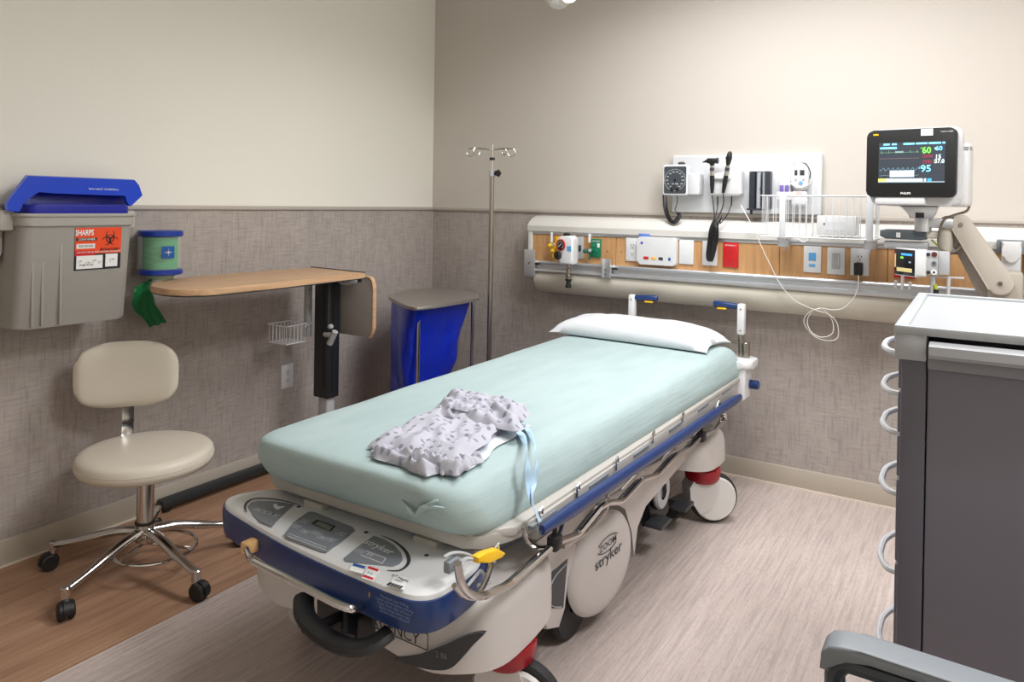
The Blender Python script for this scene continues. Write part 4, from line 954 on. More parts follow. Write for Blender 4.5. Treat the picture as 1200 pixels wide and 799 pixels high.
b = B(); q0, q1 = at(615, 292, 'y', -.15), at(627, 324, 'y', -.15); box(b, (q0.x, -.155, q1.z), (q1.x, -.149, q0.z), .001); obj('mounting_plate', b, alu, hw)
b = B(); q0, q1 = at(706, 303, 'y', -.16), at(716, 326, 'y', -.16); box(b, (q0.x, -.158, q1.z), (q1.x, -.150, q0.z), .001)
for xx in (q0.x, q1.x-.006): box(b, (xx, -.172, q1.z), (xx+.006, -.15, q0.z), .001)
obj('mounting_plate', b, alu, hw)
b = B()
for xx, zz in ((q0.x+.018, q0.z-.055), (q0.x+.018, q1.z+.02), (at(621, 302, 'y', -.15).x, at(621, 308, 'y', -.15).z)): cyl(b, (xx, -.156, zz), (xx, -.162, zz), .005, n=10)
obj('bolt', b, steel, hw)
b = B(); 
for xx in (.90, 1.26): pass
for x_, y_ in ((629, 309), (720, 315)):
    p = at(x_, y_, 'y', -.15); box(b, p-Vector((.01, .004, .004)), p+Vector((.015, .004, .004)), .001)
obj('rail_stop', b, black, hw)
# --- gas outlets
def P_(x, y, yy=-.13): return at(x, y, 'y', yy)
def riser(t, x, y):
    b = B(); p = P_(x, 266); q = P_(x, y, -.15); tube(b, [Vector((q.x, -.148, 1.122)), Vector((q.x, -.148, q.z))], .0065, 10); obj('clear_tube', b, mat('clear_tube', (225, 228, 228), .25), t)
t = thing('vacuum_outlet', 'yellow vacuum wall outlet at the left end of the headwall', 'gas outlet', P_(652, 290)); p = P_(654, 289)
b = B(); box(b, p+Vector((-.018, .0, -.045)), p+Vector((.05, .012, .052)), .004); obj('face_plate', b, yellow, t)
b = B(); c = P_(651, 288, -.15); cyl(b, c+Vector((0, .03, 0)), c+Vector((0, -.012, 0)), .017, n=20); ell(b, c+Vector((-.03, -.005, .0)), .014, .014, .013); ell(b, c+Vector((-.012, -.01, -.028)), .013, .012, .012); cyl(b, c+Vector((-.01, -.01, -.03)), c+Vector((-.008, -.01, -.062)), .004, n=8); obj('valve', b, yellow, t)
b = B(); cyl(b, c+Vector((-.004, -.012, .006)), c+Vector((-.004, -.018, .006)), .007, n=12); obj('button', b, lgrey, t); riser(t, 646, 284)
t = thing('oxygen_outlet', 'green oxygen wall outlet right of the suction regulator', 'gas outlet', P_(697, 291)); p = P_(698, 291)
b = B(); box(b, p+Vector((-.028, -.002, -.046)), p+Vector((.028, .012, .048)), .004); fp = obj('face_plate', b, green, t)
text('OXYGEN', .011, p+Vector((.002, -.003, .036)), (1, 0, 0), (0, 0, 1), paper, fp)
b = B(); box(b, p+Vector((.010, -.004, .004)), p+Vector((.023, -.001, .026)), .0004); obj('white_tag', b, paper, fp)
b = B(); c = P_(692, 294, -.15); cyl(b, c+Vector((0, .03, 0)), c+Vector((0, -.01, 0)), .016, n=18); ell(b, c+Vector((-.028, -.004, -.002)), .013, .012, .012); cyl(b, c+Vector((0, -.005, -.012)), c+Vector((-.002, -.005, -.042)), .005, n=8); obj('valve', b, mat('dark_green', (12, 96, 74), .4), t)
b = B(); cyl(b, c+Vector((.003, -.011, .004)), c+Vector((.003, -.016, .004)), .009, n=14); obj('button', b, lgrey, t)
for dx, dz in ((-.008, .015), (.006, -.01), (-.01, -.025)):
    b = B(); cyl(b, p+Vector((dx, -.002, dz)), p+Vector((dx, -.005, dz)), .006, n=12); obj('port', b, mat('mid_green', (40, 140, 110), .4), t)
riser(t, 690.5, 284)
t = thing('suction_regulator', 'white suction regulator with round dial gauge and black knob', 'suction regulator', P_(666, 292))
c = P_(666, 291, -.2); b = B(); prism(b, [(c.x+a, c.z+z) for a, z in ((-.048, .045), (-.03, .062), (.025, .066), (.042, .05), (.042, -.06), (.036, -.078), (-.03, -.078), (-.05, -.05))], 'y', -.235, -.165, .01, 3); rb = obj('body', b, white, t)
g = c+Vector((-.022, -.037, .018)); b = B(); lathe(b, [(0, 0), (.0295, 0), (.0295, .006), (.0255, .007), (.0255, .004), (0, .004)], g, (-.25, -1, .0), 28); obj('gauge_ring', b, red, t)
gd = Vector((-.25, -1, 0)).normalized(); b = B(); cyl(b, g+gd*.003, g+gd*.0052, .0245, n=24); obj('gauge_face', b, black, t)
b = B(); 
for k in range(9):
    a = math.radians(-40+k*32); rr_ = Vector((1, -.25, 0)).normalized(); v = rr_*math.cos(a)+Vector((0, 0, 1))*math.sin(a); tube(b, [g+gd*.0056+v*.015, g+gd*.0056+v*.022], .0009, 4)
tube(b, [g+gd*.0058-Vector((.012, 0, .01)), g+gd*.0058+Vector((.012, 0, .012))], .0016, 4); obj('gauge_marks', b, paper, t)
b = B(); k_ = c+Vector((-.034, -.04, -.035)); lathe(b, [(0, 0), (.021, 0), (.021, .01), (.018, .016), (0, .016)], k_, gd, 20); obj('knob', b, black, t)
b = B(); cyl(b, c+Vector((-.01, 0, .06)), c+Vector((-.01, 0, .078)), .018, n=16, bev=.004); obj('mode_knob', b, black, t)
for i in range(4):
    b = B(); q = c+Vector((.018+.012*(i % 2), -.0365, .008-.014*(i//2))); box(b, q-Vector((.005, .0006, .006)), q+Vector((.005, .0006, .006))); obj('blue_tile', b, mat('tile_blue', (70, 165, 220), .5), rb)
b = B(); z = c.z-.075
lathe(b, [(0, 0), (.008, 0), (.008, -.025), (.014, -.03), (.014, -.04), (.009, -.045), (.009, -.06), (.02, -.064), (.02, -.068), (.012, -.072), (.012, -.082), (0, -.082)][::-1], (c.x+.004, c.y, z), (0, 0, 1), 16); obj('steel_fitting', b, steel, t)
b = B(); lathe(b, [(0, -.125), (.014, -.125), (.016, -.12), (.010, -.095), (.018, -.086), (.018, -.08), (0, -.08)], (c.x+.004, c.y, z), (0, 0, 1), 16); obj('black_nozzle', b, black, t)
t = plate('gas_label_plate', 'grey plate behind the suction regulator on the wood panel', 'cover plate', P_(678, 290, -.122), m=lgrey, w=.06); b = B(); p = P_(679, 291, -.13); box(b, p-Vector((.008, .002, .014)), p+Vector((.01, .002, .016)), .001); obj('switch_slot', b, dgrey, t)
# --- cover plates
def cp(x0_, y0_, x1_, y1_): 
    a, c = P_(x0_, y0_), P_(x1_, y1_); return Vector(((a.x+c.x)/2, yf-.001, (a.z+c.z)/2)), c.x-a.x, a.z-c.z
c, w_, h_ = cp(734, 279, 747.5, 306); t = plate('power_outlet', 'white duplex outlet left of the wall box with coloured buttons', 'outlet', c, w=.07); recept(t, c)
c, w_, h_ = cp(795, 280, 813, 311); plate('blank_plate', 'blank white cover plate right of the wall box with coloured buttons', 'cover plate', c)
c, w_, h_ = cp(823, 282, 840, 312); t = plate('cord_plate', 'white cover plate half hidden behind the hanging black cords', 'cover plate', c)
c, w_, h_ = cp(847, 284, 865, 314); t = plate('emergency_outlet', 'bright red duplex outlet beside the black cords', 'outlet', c, m=red); recept(t, c, m=red, slot=dred)
text('EMERGENCY', .009, c+Vector((0, -.007, .044)), (1, 0, 0), (0, 0, 1), paper, t)
c, w_, h_ = cp(942, 288, 961.5, 320); t = plate('switch_plate', 'white wall plate with two blue squares below the wire basket', 'wall plate', c, w=.072)
for dz, hh_, ww in ((.012, .034, .03), (-.026, .012, .026)):
    b = B(); q = c+Vector((0, -.007, dz)); box(b, q-Vector((ww/2, .001, hh_/2)), q+Vector((ww/2, .001, hh_/2)), .0008); obj('blue_square', b, mat('square_blue', (90, 168, 222), .45), t)
c, w_, h_ = cp(969, 290, 990, 322); t = plate('dimmer_switch', 'white dimmer switch plate between the blue-square plate and the outlet', 'switch', c); b = B(); q = c+Vector((0, -.006, 0)); box(b, q-Vector((.0165, .003, .033)), q+Vector((.0165, .003, .033)), .002); pd = obj('paddle', b, lgrey, t); b = B(); box(b, q+Vector((.008, -.005, -.02)), q+Vector((.012, -.003, .026)), .001); obj('slider', b, white, pd)
c, w_, h_ = cp(997, 291, 1018, 323); t = plate('charger_outlet', 'white outlet with a black plug at the right of the wood panels', 'outlet', c, w=.072); recept(t, c); CO = c
c, w_, h_ = cp(1048, 303, 1072, 335); c.z = CO.z; t = plate('red_outlet', 'red outlet mostly hidden behind the small tilted monitor', 'outlet', c, m=red, w=.078); recept(t, c, m=red, slot=dred)
a, c = P_(747, 277, -.15), P_(792, 312, -.15); t = thing('call_box', 'white rounded wall box with red, yellow, grey and blue buttons', 'wall box', ((a.x+c.x)/2, yf, c.z))
b = B(); prism(b, rrect(a.x, c.z, c.x, a.z, .016, 6), 'y', -.152, -.121, .006, 3); obj('housing', b, white, t)
for fx, m_, ww in ((.24, red, .013), (.44, mat('amber', (236, 186, 90), .5), .013), (.62, dgrey, .011), (.84, stb, .006)):
    q = Vector((a.x+(c.x-a.x)*fx, -.1525, c.z+.032)); b = B(); box(b, q-Vector((ww, .0012, .007)), q+Vector((ww, .0012, .007)), .001); obj('button', b, m_, t)
b = B(); q = Vector((a.x+.024, -.1525, a.z-.03)); box(b, q-Vector((.006, .001, .006)), q+Vector((.006, .001, .006)), .0005); obj('logo_square', b, mat('violet', (90, 80, 190), .5), t)
b = B(); box(b, (a.x+.0, -.135, a.z-.002), (a.x+.055, -.128, a.z+.014), .002); obj('blue_card', b, mat('card_blue', (96, 132, 210), .5), t)
# ================================================================ diagnostic board
a, c = P_(788, 181, -.035), P_(962, 252, -.035); zt_ = (a.z+P_(962, 180, -.035).z)/2
t = thing('diagnostic_board', 'large white backing board on the wall above the headwall', 'board', ((a.x+c.x)/2, 0, c.z))
b = B(); prism(b, rrect(a.x, c.z, c.x, zt_, .008, 3), 'y', -.035, -.001, .006, 3); obj('board_face', b, whitep, t)
# blood pressure gauge
a, c = P_(776.5, 193, -.10), P_(806, 229, -.10); cx_, cz_ = (a.x+c.x)/2, (a.z+c.z)/2
t = thing('blood_pressure_gauge', 'square blood pressure dial gauge with coiled black hose', 'gauge', (cx_, -.04, cz_))
b = B(); prism(b, rrect(a.x, c.z, c.x, a.z, .012, 4), 'y', -.10, -.06, .006, 3); box(b, (cx_-.03, -.062, cz_-.03), (cx_+.03, -.034, cz_+.03), .004); obj('housing', b, white, t)
b = B(); prism(b, rrect(a.x+.009, c.z+.009, c.x-.009, a.z-.009, .008, 4), 'y', -.1018, -.098, .0005, 1); fc = obj('dial_face', b, mat('dial_grey', (66, 72, 78), .35), t)
b = B(); n_ = 40; tube(b, [(cx_+.052*math.cos(2*PI*k/n_), -.1025, cz_+.052*math.sin(2*PI*k/n_)) for k in range(n_)], .0005, 5, True)
for k in range(27):
    an = math.radians(240-k*300/26); tube(b, [(cx_+.049*math.cos(an), -.1024, cz_+.049*math.sin(an)), (cx_+.0515*math.cos(an), -.1024, cz_+.0515*math.sin(an))], .0004, 4)
obj('scale_ring', b, paper, fc)
for k in range(12):
    an = math.radians(235-k*290/11); text(str(20*(k+1)), .0085, (cx_+.039*math.cos(an), -.1022, cz_+.039*math.sin(an)), (1, 0, 0), (0, 0, 1), paper, fc, bold=.01, name='scale_number')
text('mmHg', .012, (cx_, -.1022, cz_-.018), (1, 0, 0), (0, 0, 1), paper, fc); 
b = B(); tube(b, [(cx_, -.104, cz_), (cx_-.006, -.104, cz_-.045)], .0012, 5); cyl(b, (cx_, -.102, cz_), (cx_, -.105, cz_), .005, n=12); ell(b, (cx_-.014, -.104, cz_-.044), .010, .004, .010); ell(b, (cx_+.014, -.104, cz_-.044), .010, .004, .010); obj('needle', b, black, fc)
b = B(); q = P_(798, 190, -.08); ell(b, (q.x, -.07, q.z-.006), .018, .02, .009); obj('cuff_end', b, dgrey, t)
a2, c2 = P_(808, 203, -.08), P_(821, 228, -.08); b = B(); prism(b, rrect(a2.x, c2.z, c2.x, a2.z, .008, 3), 'y', -.10, -.034, .004, 2); obj('cuff_holder', b, whitep, t)
b = B(); P = smooth_path([P_(779, 229, -.09), P_(780, 244, -.09), P_(784, 256, -.10), P_(790, 260, -.115), P_(796, 254, -.11), P_(795, 250, -.10)], 16); n_ = len(P); Q = []
for i in range(n_*6-5):
    f = i/6; k = min(int(f), n_-2); p = P[k].lerp(P[k+1], f-k); tv = (P[k+1]-P[k]).normalized(); s1 = Vector((0, -1, 0)); s2 = tv.cross(s1); an = i*1.05; Q.append(p+(s1*math.cos(an)+s2*math.sin(an))*.0085)
tube(b, Q, .0032, 5); tube(b, P, .006, 6); obj('coiled_hose', b, black, t)
b = B(); tube(b, smooth_path([P_(793.5, 229, -.09), P_(793.5, 238, -.09), P_(791, 246, -.09), P_(795, 250, -.10)], 4), .0022, 6); obj('thin_hose', b, dgrey, t)
# instrument station
t = thing('instrument_station', 'white wall cradle for the two scope handles with hanging black cords', 'cradle', P_(848, 220, -.05))
a, c = P_(829, 205, -.08), P_(870, 229.5, -.08)
b = B(); prism(b, [(a.x+.0, a.z), (a.x+.02, a.z+.008), (c.x-.02, a.z+.02), (c.x-.002, a.z+.016), (c.x, c.z+.01), (c.x-.012, c.z), (a.x+.03, c.z), (a.x+.012, c.z+.012)], 'y', -.095, -.034, .012, 3)
box(b, (a.x+.03, -.11, a.z-.022), (c.x-.05, -.06, a.z-.004), .006); q = P_(846, 196, -.06); prism(b, rrect(q.x-.03, a.z-.01, q.x+.045, q.z+.012, .012, 4), 'y', -.07, -.034, .006); obj('cradle_body', b, white, t)
bcx = B()
for (x_, y_), (x2_, y2_), k in (((841, 230), (841, 241), 0), ((857.5, 230), (857, 241), 1)): tube(bcx, [P_(x_, y_, -.07), P_(x2_, y2_, -.07)], .0035, 8)
def cable(bm, pts, r): tube(bm, smooth_path([P_(x, y, d) for x, y, d in pts], 5), r, 6)
cable(bcx, [(834.5, 229, -.12), (836, 240, -.125), (837, 255, -.135), (833, 270, -.16), (829, 290, -.165), (828, 302, -.165)], .0028)
cable(bcx, [(847.5, 227, -.12), (848, 238, -.125), (844, 250, -.135), (838, 262, -.16), (838, 285, -.165), (833, 305, -.165)], .0028)
cable(bcx, [(841, 240, -.07), (839, 252, -.10), (834, 264, -.15)], .0024); cable(bcx, [(857, 240, -.07), (852, 252, -.10), (844, 262, -.15)], .0024)
for k in range(9):
    o_ = k*.9
    cable(bcx, [(837+k*.4, 256+k*.4, -.15), (832+o_, 268, -.168-.003*(k % 3)), (829.5+o_*1.1, 285, -.172+.004*(k % 2)), (828+o_*.9, 300, -.172), (830+o_*.6, 305.5+.3*(k % 3), -.17), (834+o_*.4, 300, -.175), (837+o_*.6, 280, -.17), (840+o_*.2, 262+k*.3, -.165), (846-o_*.3, 252+k, -.14)], .0030)
obj('black_cords', bcx, black, t)
def scope(name, label, x, ytop, tilt, head):
    c = P_(x, 205, -.115); tt = thing(name, label, 'scope', c); dx = tilt; u = Vector((dx, -.03, 1)).normalized()
    b = B(); lo = c-u*.055; tube(b, [lo-u*.03, lo, lo+u*.01, c-u*.004], [.0065, .0095, .0105, .0105], 14); obj('handle', b, black, tt)
    b = B(); tube(b, [c-u*.004, c-u*.002, c+u*.018, c+u*.02], [.009, .0105, .0105, .009], 14); obj('collar', b, chrome, tt)
    b = B(); tube(b, [c+u*.02, c+u*.034], .0105, 14); obj('neck', b, dgrey, tt)
    b = B(); tube(b, [c+u*.034, c+u*.044], .0095, 14); obj('ring', b, chrome, tt)
    b = B(); h = c+u*.058
    if head == 'oto':
        tube(b, [c+u*.044, h], [.010, .014], 12); box(b, h-Vector((.024, .014, .004)), h+Vector((.022, .014, .020)), .006, 2); cyl(b, h+Vector((.02, 0, .008)), h+Vector((.028, 0, .008)), .014, n=14)
        cyl(b, h+Vector((-.022, 0, .008)), h+Vector((-.045, 0, .002)), .008, .002, n=12)
    else:
        tube(b, [c+u*.044, h-u*.002, h+u*.02, h+u*.042, h+u*.052], [.009, .013, .017, .014, .006], 14, flat=(1, .8)); cyl(b, h+u*.02+Vector((-.004, -.01, 0)), h+u*.02+Vector((-.004, -.02, 0)), .007, n=12)
    obj('head', b, black, tt)
scope('otoscope', 'black otoscope, left of the two handles in the white cradle', 834.5, 186, -.01, 'oto')
scope('ophthalmoscope', 'black ophthalmoscope, right of the two handles in the white cradle', 851, 184, .16, 'oph')
# specula dispenser
a, c = P_(879, 201, -.06), P_(903, 245, -.06); t = thing('specula_dispenser', 'dark tall specula dispenser with clear tubes', 'dispenser', P_(891, 223, -.04))
b = B(); prism(b, [(a.x, -.036), (a.x, -.07), (a.x+.025, -.085), (a.x+.030, -.05), (c.x-.028, -.05), (c.x-.022, -.085), (c.x, -.07), (c.x, -.036)], 'z', c.z, a.z, .002, 1); box(b, (a.x-.006, -.09, c.z-.006), (c.x-.02, -.036, c.z+.002), .002); obj('housing', b, mat('smoke_grey', (52, 56, 64), .3), t)
for k in range(2):
    b = B(); xx = a.x+.042+k*.026; cyl(b, (xx, -.064, c.z+.003), (xx, -.064, a.z-.004), .0105, n=16); obj('tube', b, mat('tube_grey', (176, 180, 186), .2), t)
b = B(); tube(b, [(a.x+.055, -.078, c.z+.01), (a.x+.055, -.078, a.z-.01)], .0016, 5); cyl(b, (a.x+.055, -.074, cz_-.04), (a.x+.055, -.084, cz_-.04), .005, n=10); obj('slider_rod', b, dgrey, t)
b = B(); box(b, (a.x+.006, -.07, c.z-.025), (a.x+.012, -.05, c.z-.004), .001); obj('hook', b, black, t)
# thermometer
p = P_(938, 207, -.08); t = thing('wall_thermometer', 'white oval electronic thermometer unit hanging behind the basket', 'thermometer', p)
b = B(); prism(b, [(p.x+.036*math.copysign(abs(math.cos(q))**.7, math.cos(q)), p.z+.062*math.copysign(abs(math.sin(q))**.8, math.sin(q))) for q in [2*PI*k/36 for k in range(36)]], 'y', -.095, -.05, .010, 3); obj('body', b, white, t)
for xx, ww in ((-.016, .010), (.010, .016)):
    b = B(); q = p+Vector((xx, -.0152, .017)); box(b, q-Vector((ww*.6, .001, .012)), q+Vector((ww*.6, .001, .012)), .001); obj('display', b, dgrey, t)
for xx, zz, m_, r_ in ((-.016, -.012, lgrey, .004), (.016, -.012, lgrey, .004), (.005, -.028, mat('button_blue', (110, 170, 225), .4), .008)):
    b = B(); cyl(b, p+Vector((xx, -.014, zz)), p+Vector((xx, -.018, zz)), r_, n=14); obj('button', b, m_, t)
b = B(); box(b, p+Vector((-.03, -.01, .05)), p+Vector((.02, .03, .072)), .008); cyl(b, p+Vector((.002, -.005, .07)), p+Vector((.002, -.005, .098)), .005, n=10); obj('probe_grip', b, white, t)
b = B(); tube(b, smooth_path([p+Vector((.0, -.01, .06)), p+Vector((.025, -.012, .055)), p+Vector((.043, -.012, .02)), p+Vector((.04, -.01, -.01))], 5), .0025, 6); obj('dark_cord', b, dgrey, t)
b = B(); tube(b, smooth_path([P_(925, 214, -.1), P_(936, 220, -.1), P_(948, 216, -.1), P_(953, 208, -.1), P_(953, 225, -.1), P_(952, 255, -.13), P_(950, 275, -.17), P_(944, 283, -.18), P_(936, 281, -.18), P_(930, 272, -.17)], 6), .0032, 6); obj('white_cord', b, white, t)
b = B(); box(b, p+Vector((-.035, -.02, -.13)), p+Vector((.03, .04, -.064)), .012, 3); obj('base_cradle', b, whitep, t)
b = B(); box(b, p+Vector((-.012, -.022, -.085)), p+Vector((.014, -.0195, -.064)), .002); obj('pink_window', b, mat('pale_pink', (222, 196, 190), .5), t)
p = P_(920, 220, -.07); t = thing('probe_cover_box', 'small white box of purple-topped probe covers beside the thermometer', 'box', p)
b = B(); box(b, p+Vector((-.026, -.015, -.02)), p+Vector((.026, .034, .035)), .008, 3); box(b, p+Vector((-.032, -.02, -.055)), p+Vector((.034, .034, -.018)), .004); obj('carton', b, white, t)
for k in (-1, 1):
    b = B(); box(b, p+Vector((k*.011-.009, -.018, -.022)), p+Vector((k*.011+.009, -.012, .012)), .003); obj('purple_cover', b, mat('purple', (122, 104, 176), .4), t)
# --- wire basket on the rail
yb_, yf_ = -.16, -.32
aL, aR = P_(892, 229, yf_), P_(1026, 231, yf_); zt_ = P_(960, 229.5, yf_).z; zb_ = P_(960, 279, yf_).z
xL, xR = aL.x, aR.x; t = thing('wire_basket', 'long white wire basket mounted on the headwall rail', 'basket', ((xL+xR)/2, -.2, zb_))
zm = zb_+.025
b = B()
for y in (yf_, yb_-.0): tube(b, [(xL, y, zt_), (xR, y, zt_)], .0026, 6)
for x in (xL, xR): tube(b, [(x, yf_, zt_), (x, yb_, zt_)], .0026, 6)
tube(b, [(xL, yf_, zb_), (xR, yf_, zb_), (xR, yb_, zb_), (xL, yb_, zb_)], .0026, 6, True)
obj('rim_wire', b, whitep, t)
nw = 17
for k in range(1, nw):
    x = xL+(xR-xL)*k/nw; b = B(); tube(b, [(x, yf_, zt_), (x, yf_, zb_), (x, yb_, zb_), (x, yb_, zt_)], .0016, 5); obj('wire', b, whitep, t)
for k in range(1, 7):
    y = yf_+(yb_-yf_)*k/7; b = B(); tube(b, [(xL, y, zt_), (xL, y, zb_), (xR, y, zb_), (xR, y, zt_)], .0016, 5); obj('wire', b, whitep, t)
b = B()
for x_, w2 in ((at(917, 250, 'y', yf_).x, .02), (xR-.018, .02)): box(b, (x_-w2*.6, yf_-.006, zb_-.005), (x_+w2*.6, yf_-.001, zt_), .002)
for x_ in (at(917, 250, 'y', yf_).x, xR-.018): box(b, (x_-.01, -.32, zb_-.01), (x_+.01, -.14, zb_-.003), .001)
obj('upright', b, whitep, t)
b = B()
for x_ in (918, 1020):
    p = P_(x_, 283 if x_ < 1000 else 286, -.2); box(b, p-Vector((.024, .0, .022)), p+Vector((.022, .05, .02)), .002); cyl(b, p-Vector((0, -.01, .02)), p-Vector((0, -.01, .04)), .004, n=8); box(b, p+Vector((.022, .01, .0)), p+Vector((.05, .02, .008)), .001)
obj('rail_clamp', b, alu, t)
p = P_(985, 270, -.24); 
def carton(nm, lb, x0_, x1_, z0_, z1_, y0_, y1_):
    o = thing(nm, lb, 'box', ((x0_+x1_)/2, (y0_+y1_)/2, z0_)); b = B(); box(b, (x0_, y0_, z0_), (x1_, y1_, z1_), .003); cc = obj('carton', b, white, o)
    b = B(); box(b, (x0_+.03, y0_-.001, z0_+.02), (x1_-.04, y0_+.001, z1_-.025)); obj('printed_panel', b, mat('pale_print', (218, 220, 222), .5), cc, smooth=False)
    b = B(); cyl(b, ((x0_+x1_)/2-.045, y0_-.0015, z0_+.045), ((x0_+x1_)/2-.045, y0_+.001, z0_+.045), .005, n=10); obj('dot', b, mgrey, cc)
za = P_(985, 277, -.27).z+.004; zc_ = P_(985, 253, -.27).z
carton('supply_box', 'white carton lying inside the right half of the wire basket', P_(957, 270, -.27).x, P_(1003, 270, -.27).x, max(za, zb_+.004), zc_, -.27, -.19)
# ================================================================ patient monitor
mc = Vector((2.598, -.46, 1.437)); mon = thing('patient_monitor', 'black-framed patient monitor with vital signs on screen on a wall arm', 'monitor', mc, math.radians(-7))
W, Hh = .290, .246
b = B(); prism(b, rrect(-W/2, -Hh/2, W/2, Hh/2, .022, 6), 'y', -.052, -.012, .006, 3); obj('bezel', b, black, mon, True)
b = B(); prism(b, rrect(-W/2+.006, -Hh/2-.03, W/2+.012, Hh/2+.006, .03, 6), 'y', -.02, .03, .012, 3); box(b, (-.10, .02, -.155), (W/2+.03, .12, .075), .015, 3); box(b, (-W/2+.03, -.05, -.15), (.05, .05, -.118), .006); obj('rear_housing', b, white, mon, True)
for dz in (0, -.007):
    b = B(); box(b, (W/2+.031, .03, .055+dz), (W/2+.0312, .07, .058+dz)); 
    box(b, (W/2+.012, .0185, .055+dz), (W/2+.028, .0195, .0575+dz)); obj('vent_slot', b, dgrey, mon, True)
sw, shh = .214, .146; sc = Vector((.008-.004, 0, .003)); yS = -.0525
b = B(); box(b, (sc.x-sw/2, yS-.0006, sc.z-shh/2), (sc.x+sw/2, yS+.002, sc.z+shh/2)); scr = obj('screen', b, mat('screen_dark', (56, 62, 70), .25, emit=.35), mon, True, smooth=False)
def sb(u0, v0, u1, v1, m, name='screen_field'):
    b = B(); box(b, (sc.x-sw/2+sw*u0, yS-.0012, sc.z+shh/2-shh*v1), (sc.x-sw/2+sw*u1, yS-.0004, sc.z+shh/2-shh*v0)); return obj(name, b, m, scr, True, smooth=False)
E_ = lambda n, c, e=.9: mat('screen_'+n, c, .4, emit=e)
cy_, gr_, rd_, wh_, yl_, bl_, gy_ = E_('cyan', (120, 205, 235)), E_('green', (120, 225, 80)), E_('red', (150, 50, 70), .6), E_('white', (200, 222, 232)), E_('yellow', (220, 200, 100)), E_('blue', (60, 150, 230)), E_('grey', (130, 150, 160), .6)
for u0, u1 in ((.07, .17), (.2, .28), (.38, .55), (.57, .74), (.76, .94), (.96, 1)): sb(u0, .02, u1, .065, cy_)
sb(.02, .11, .28, .16, cy_); sb(.26, .22, .38, .26, gy_); sb(0, .90, .13, .97, yl_); sb(.13, .90, .68, .97, wh_); sb(.70, .90, .73, .97, wh_); sb(.75, .90, .81, .97, bl_); sb(.18, .70, .55, .86, wh_, 'dialog_box'); sb(0, .97, 1, 1, gy_)
def st_(s, size, u, v, m, **k): text(s, size, (sc.x-sw/2+sw*u, yS-.0010, sc.z+shh/2-shh*v), (1, 0, 0), (0, 0, 1), m, scr, local=True, name='reading', **k)
st_('60', .032, .73, .22, gr_, bold=.02, squeeze=.9); st_('95', .034, .725, .665, cy_, bold=.02); st_('60', .022, .91, .18, cy_, bold=.02); st_('15', .020, .90, .38, wh_, bold=.02); st_('37.0', .020, .92, .49, wh_, bold=.02, squeeze=.9); st_('?', .013, .845, .49, yl_)
st_('120/80', .016, .74, .36, rd_, bold=.01, squeeze=.8); st_('(93)', .018, .74, .50, rd_, bold=.01); st_('37', .012, .645, .64, cy_); st_('100', .008, .66, .16, gr_); sb(.85, .15, .87, .2, wh_)
b = B()
def wave(v, fn, m, nm='waveform'):
    b = B(); P = [Vector((sc.x-sw/2+sw*(.02+.6*i/120), yS-.0012, sc.z+shh/2-shh*(v+fn(i)))) for i in range(121)]; tube(b, P, .00045, 4); obj(nm, b, m, scr, True)
wave(.25, lambda i: -.05*(1 if i % 22 == 5 else 0)+.02*(1 if i % 22 == 6 else 0), E_('wg', (120, 170, 130), .6)); wave(.4, lambda i: .006*math.sin(i*.9), E_('wr', (140, 110, 110), .6)); wave(.67, lambda i: .035*math.sin(i*.42)+.012*math.sin(i*.84), E_('wc', (130, 170, 185), .6)); wave(.82, lambda i: .008*math.sin(i*.3), gy_)
b = B(); box(b, (-W/2+.022, yS-.0006, Hh/2-.019), (-W/2+.040, yS+.002, Hh/2-.013)); obj('amber_bar', b, yellow, mon, True)
text('PHILIPS', .0105, (-.012, yS, -Hh/2+.014), (1, 0, 0), (0, 0, 1), paper, mon, local=True, bold=.02)
text('IntelliVue MP30', .006, (.115, yS, Hh/2-.014), (1, 0, 0), (0, 0, 1), paper, mon, local=True)
b = B(); box(b, (.034, yS-.001, Hh/2-.026), (.072, yS+.002, Hh/2-.002)); stk = obj('asset_tag', b, paper, mon, True, smooth=False)
text('ASSET', .007, (.058, yS-.001, Hh/2-.015), (1, 0, 0), (0, 0, 1), dgrey, stk, local=True)
# monitor arm
t = thing('monitor_arm', 'beige articulated wall arm carrying the patient monitor', 'monitor arm', (2.95, -.12, 1.0))
def Q_(x, y, d): return at(x, y, 'y', d)
b = B(); q = Q_(1082, 249, -.42); prism(b, [(q.x-.075, q.z+.022), (q.x+.05, q.z+.022), (q.x+.04, q.z-.005), (q.x+.03, q.z-.022), (q.x-.04, q.z-.022), (q.x-.05, q.z+.005)], 'y', -.47, -.38, .004)
cyl(b, (q.x, -.42, q.z-.02), (q.x, -.42, q.z-.07), .028, n=20); box(b, (q.x, -.44, q.z-.055), (Q_(1118, 262, -.4).x, -.40, q.z-.02), .008); obj('swivel_head', b, alu, t)
b = B(); box(b, (q.x-.022, -.472, q.z-.02), (q.x+.006, -.468, q.z+.0), .001); obj('swivel_window', b, black, t)
A, C = Q_(1126, 263, -.42), Q_(1172, 332, -.42)
def capsule(A, C, r0, r1, y0, y1, m, name, bev=.006):
    d = Vector((C.x-A.x, C.z-A.z)); a = math.atan2(d.y, d.x); P = []
    for k in range(13): q = a+PI/2+PI*k/12; P.append((A.x+r0*math.cos(q), A.z+r0*math.sin(q)))
    for k in range(13): q = a-PI/2+PI*k/12; P.append((C.x+r1*math.cos(q), C.z+r1*math.sin(q)))
    b = B(); prism(b, P, 'y', y0, y1, bev); return obj(name, b, m, t)
capsule(A, C, .034, .042, -.425, -.37, beige, 'arm_cover')
capsule(A+Vector((-.012, 0, -.02)), C+Vector((-.03, 0, -.012)), .036, .048, -.372, -.30, mat('beige_dark', (176, 168, 156), .5), 'arm_body')
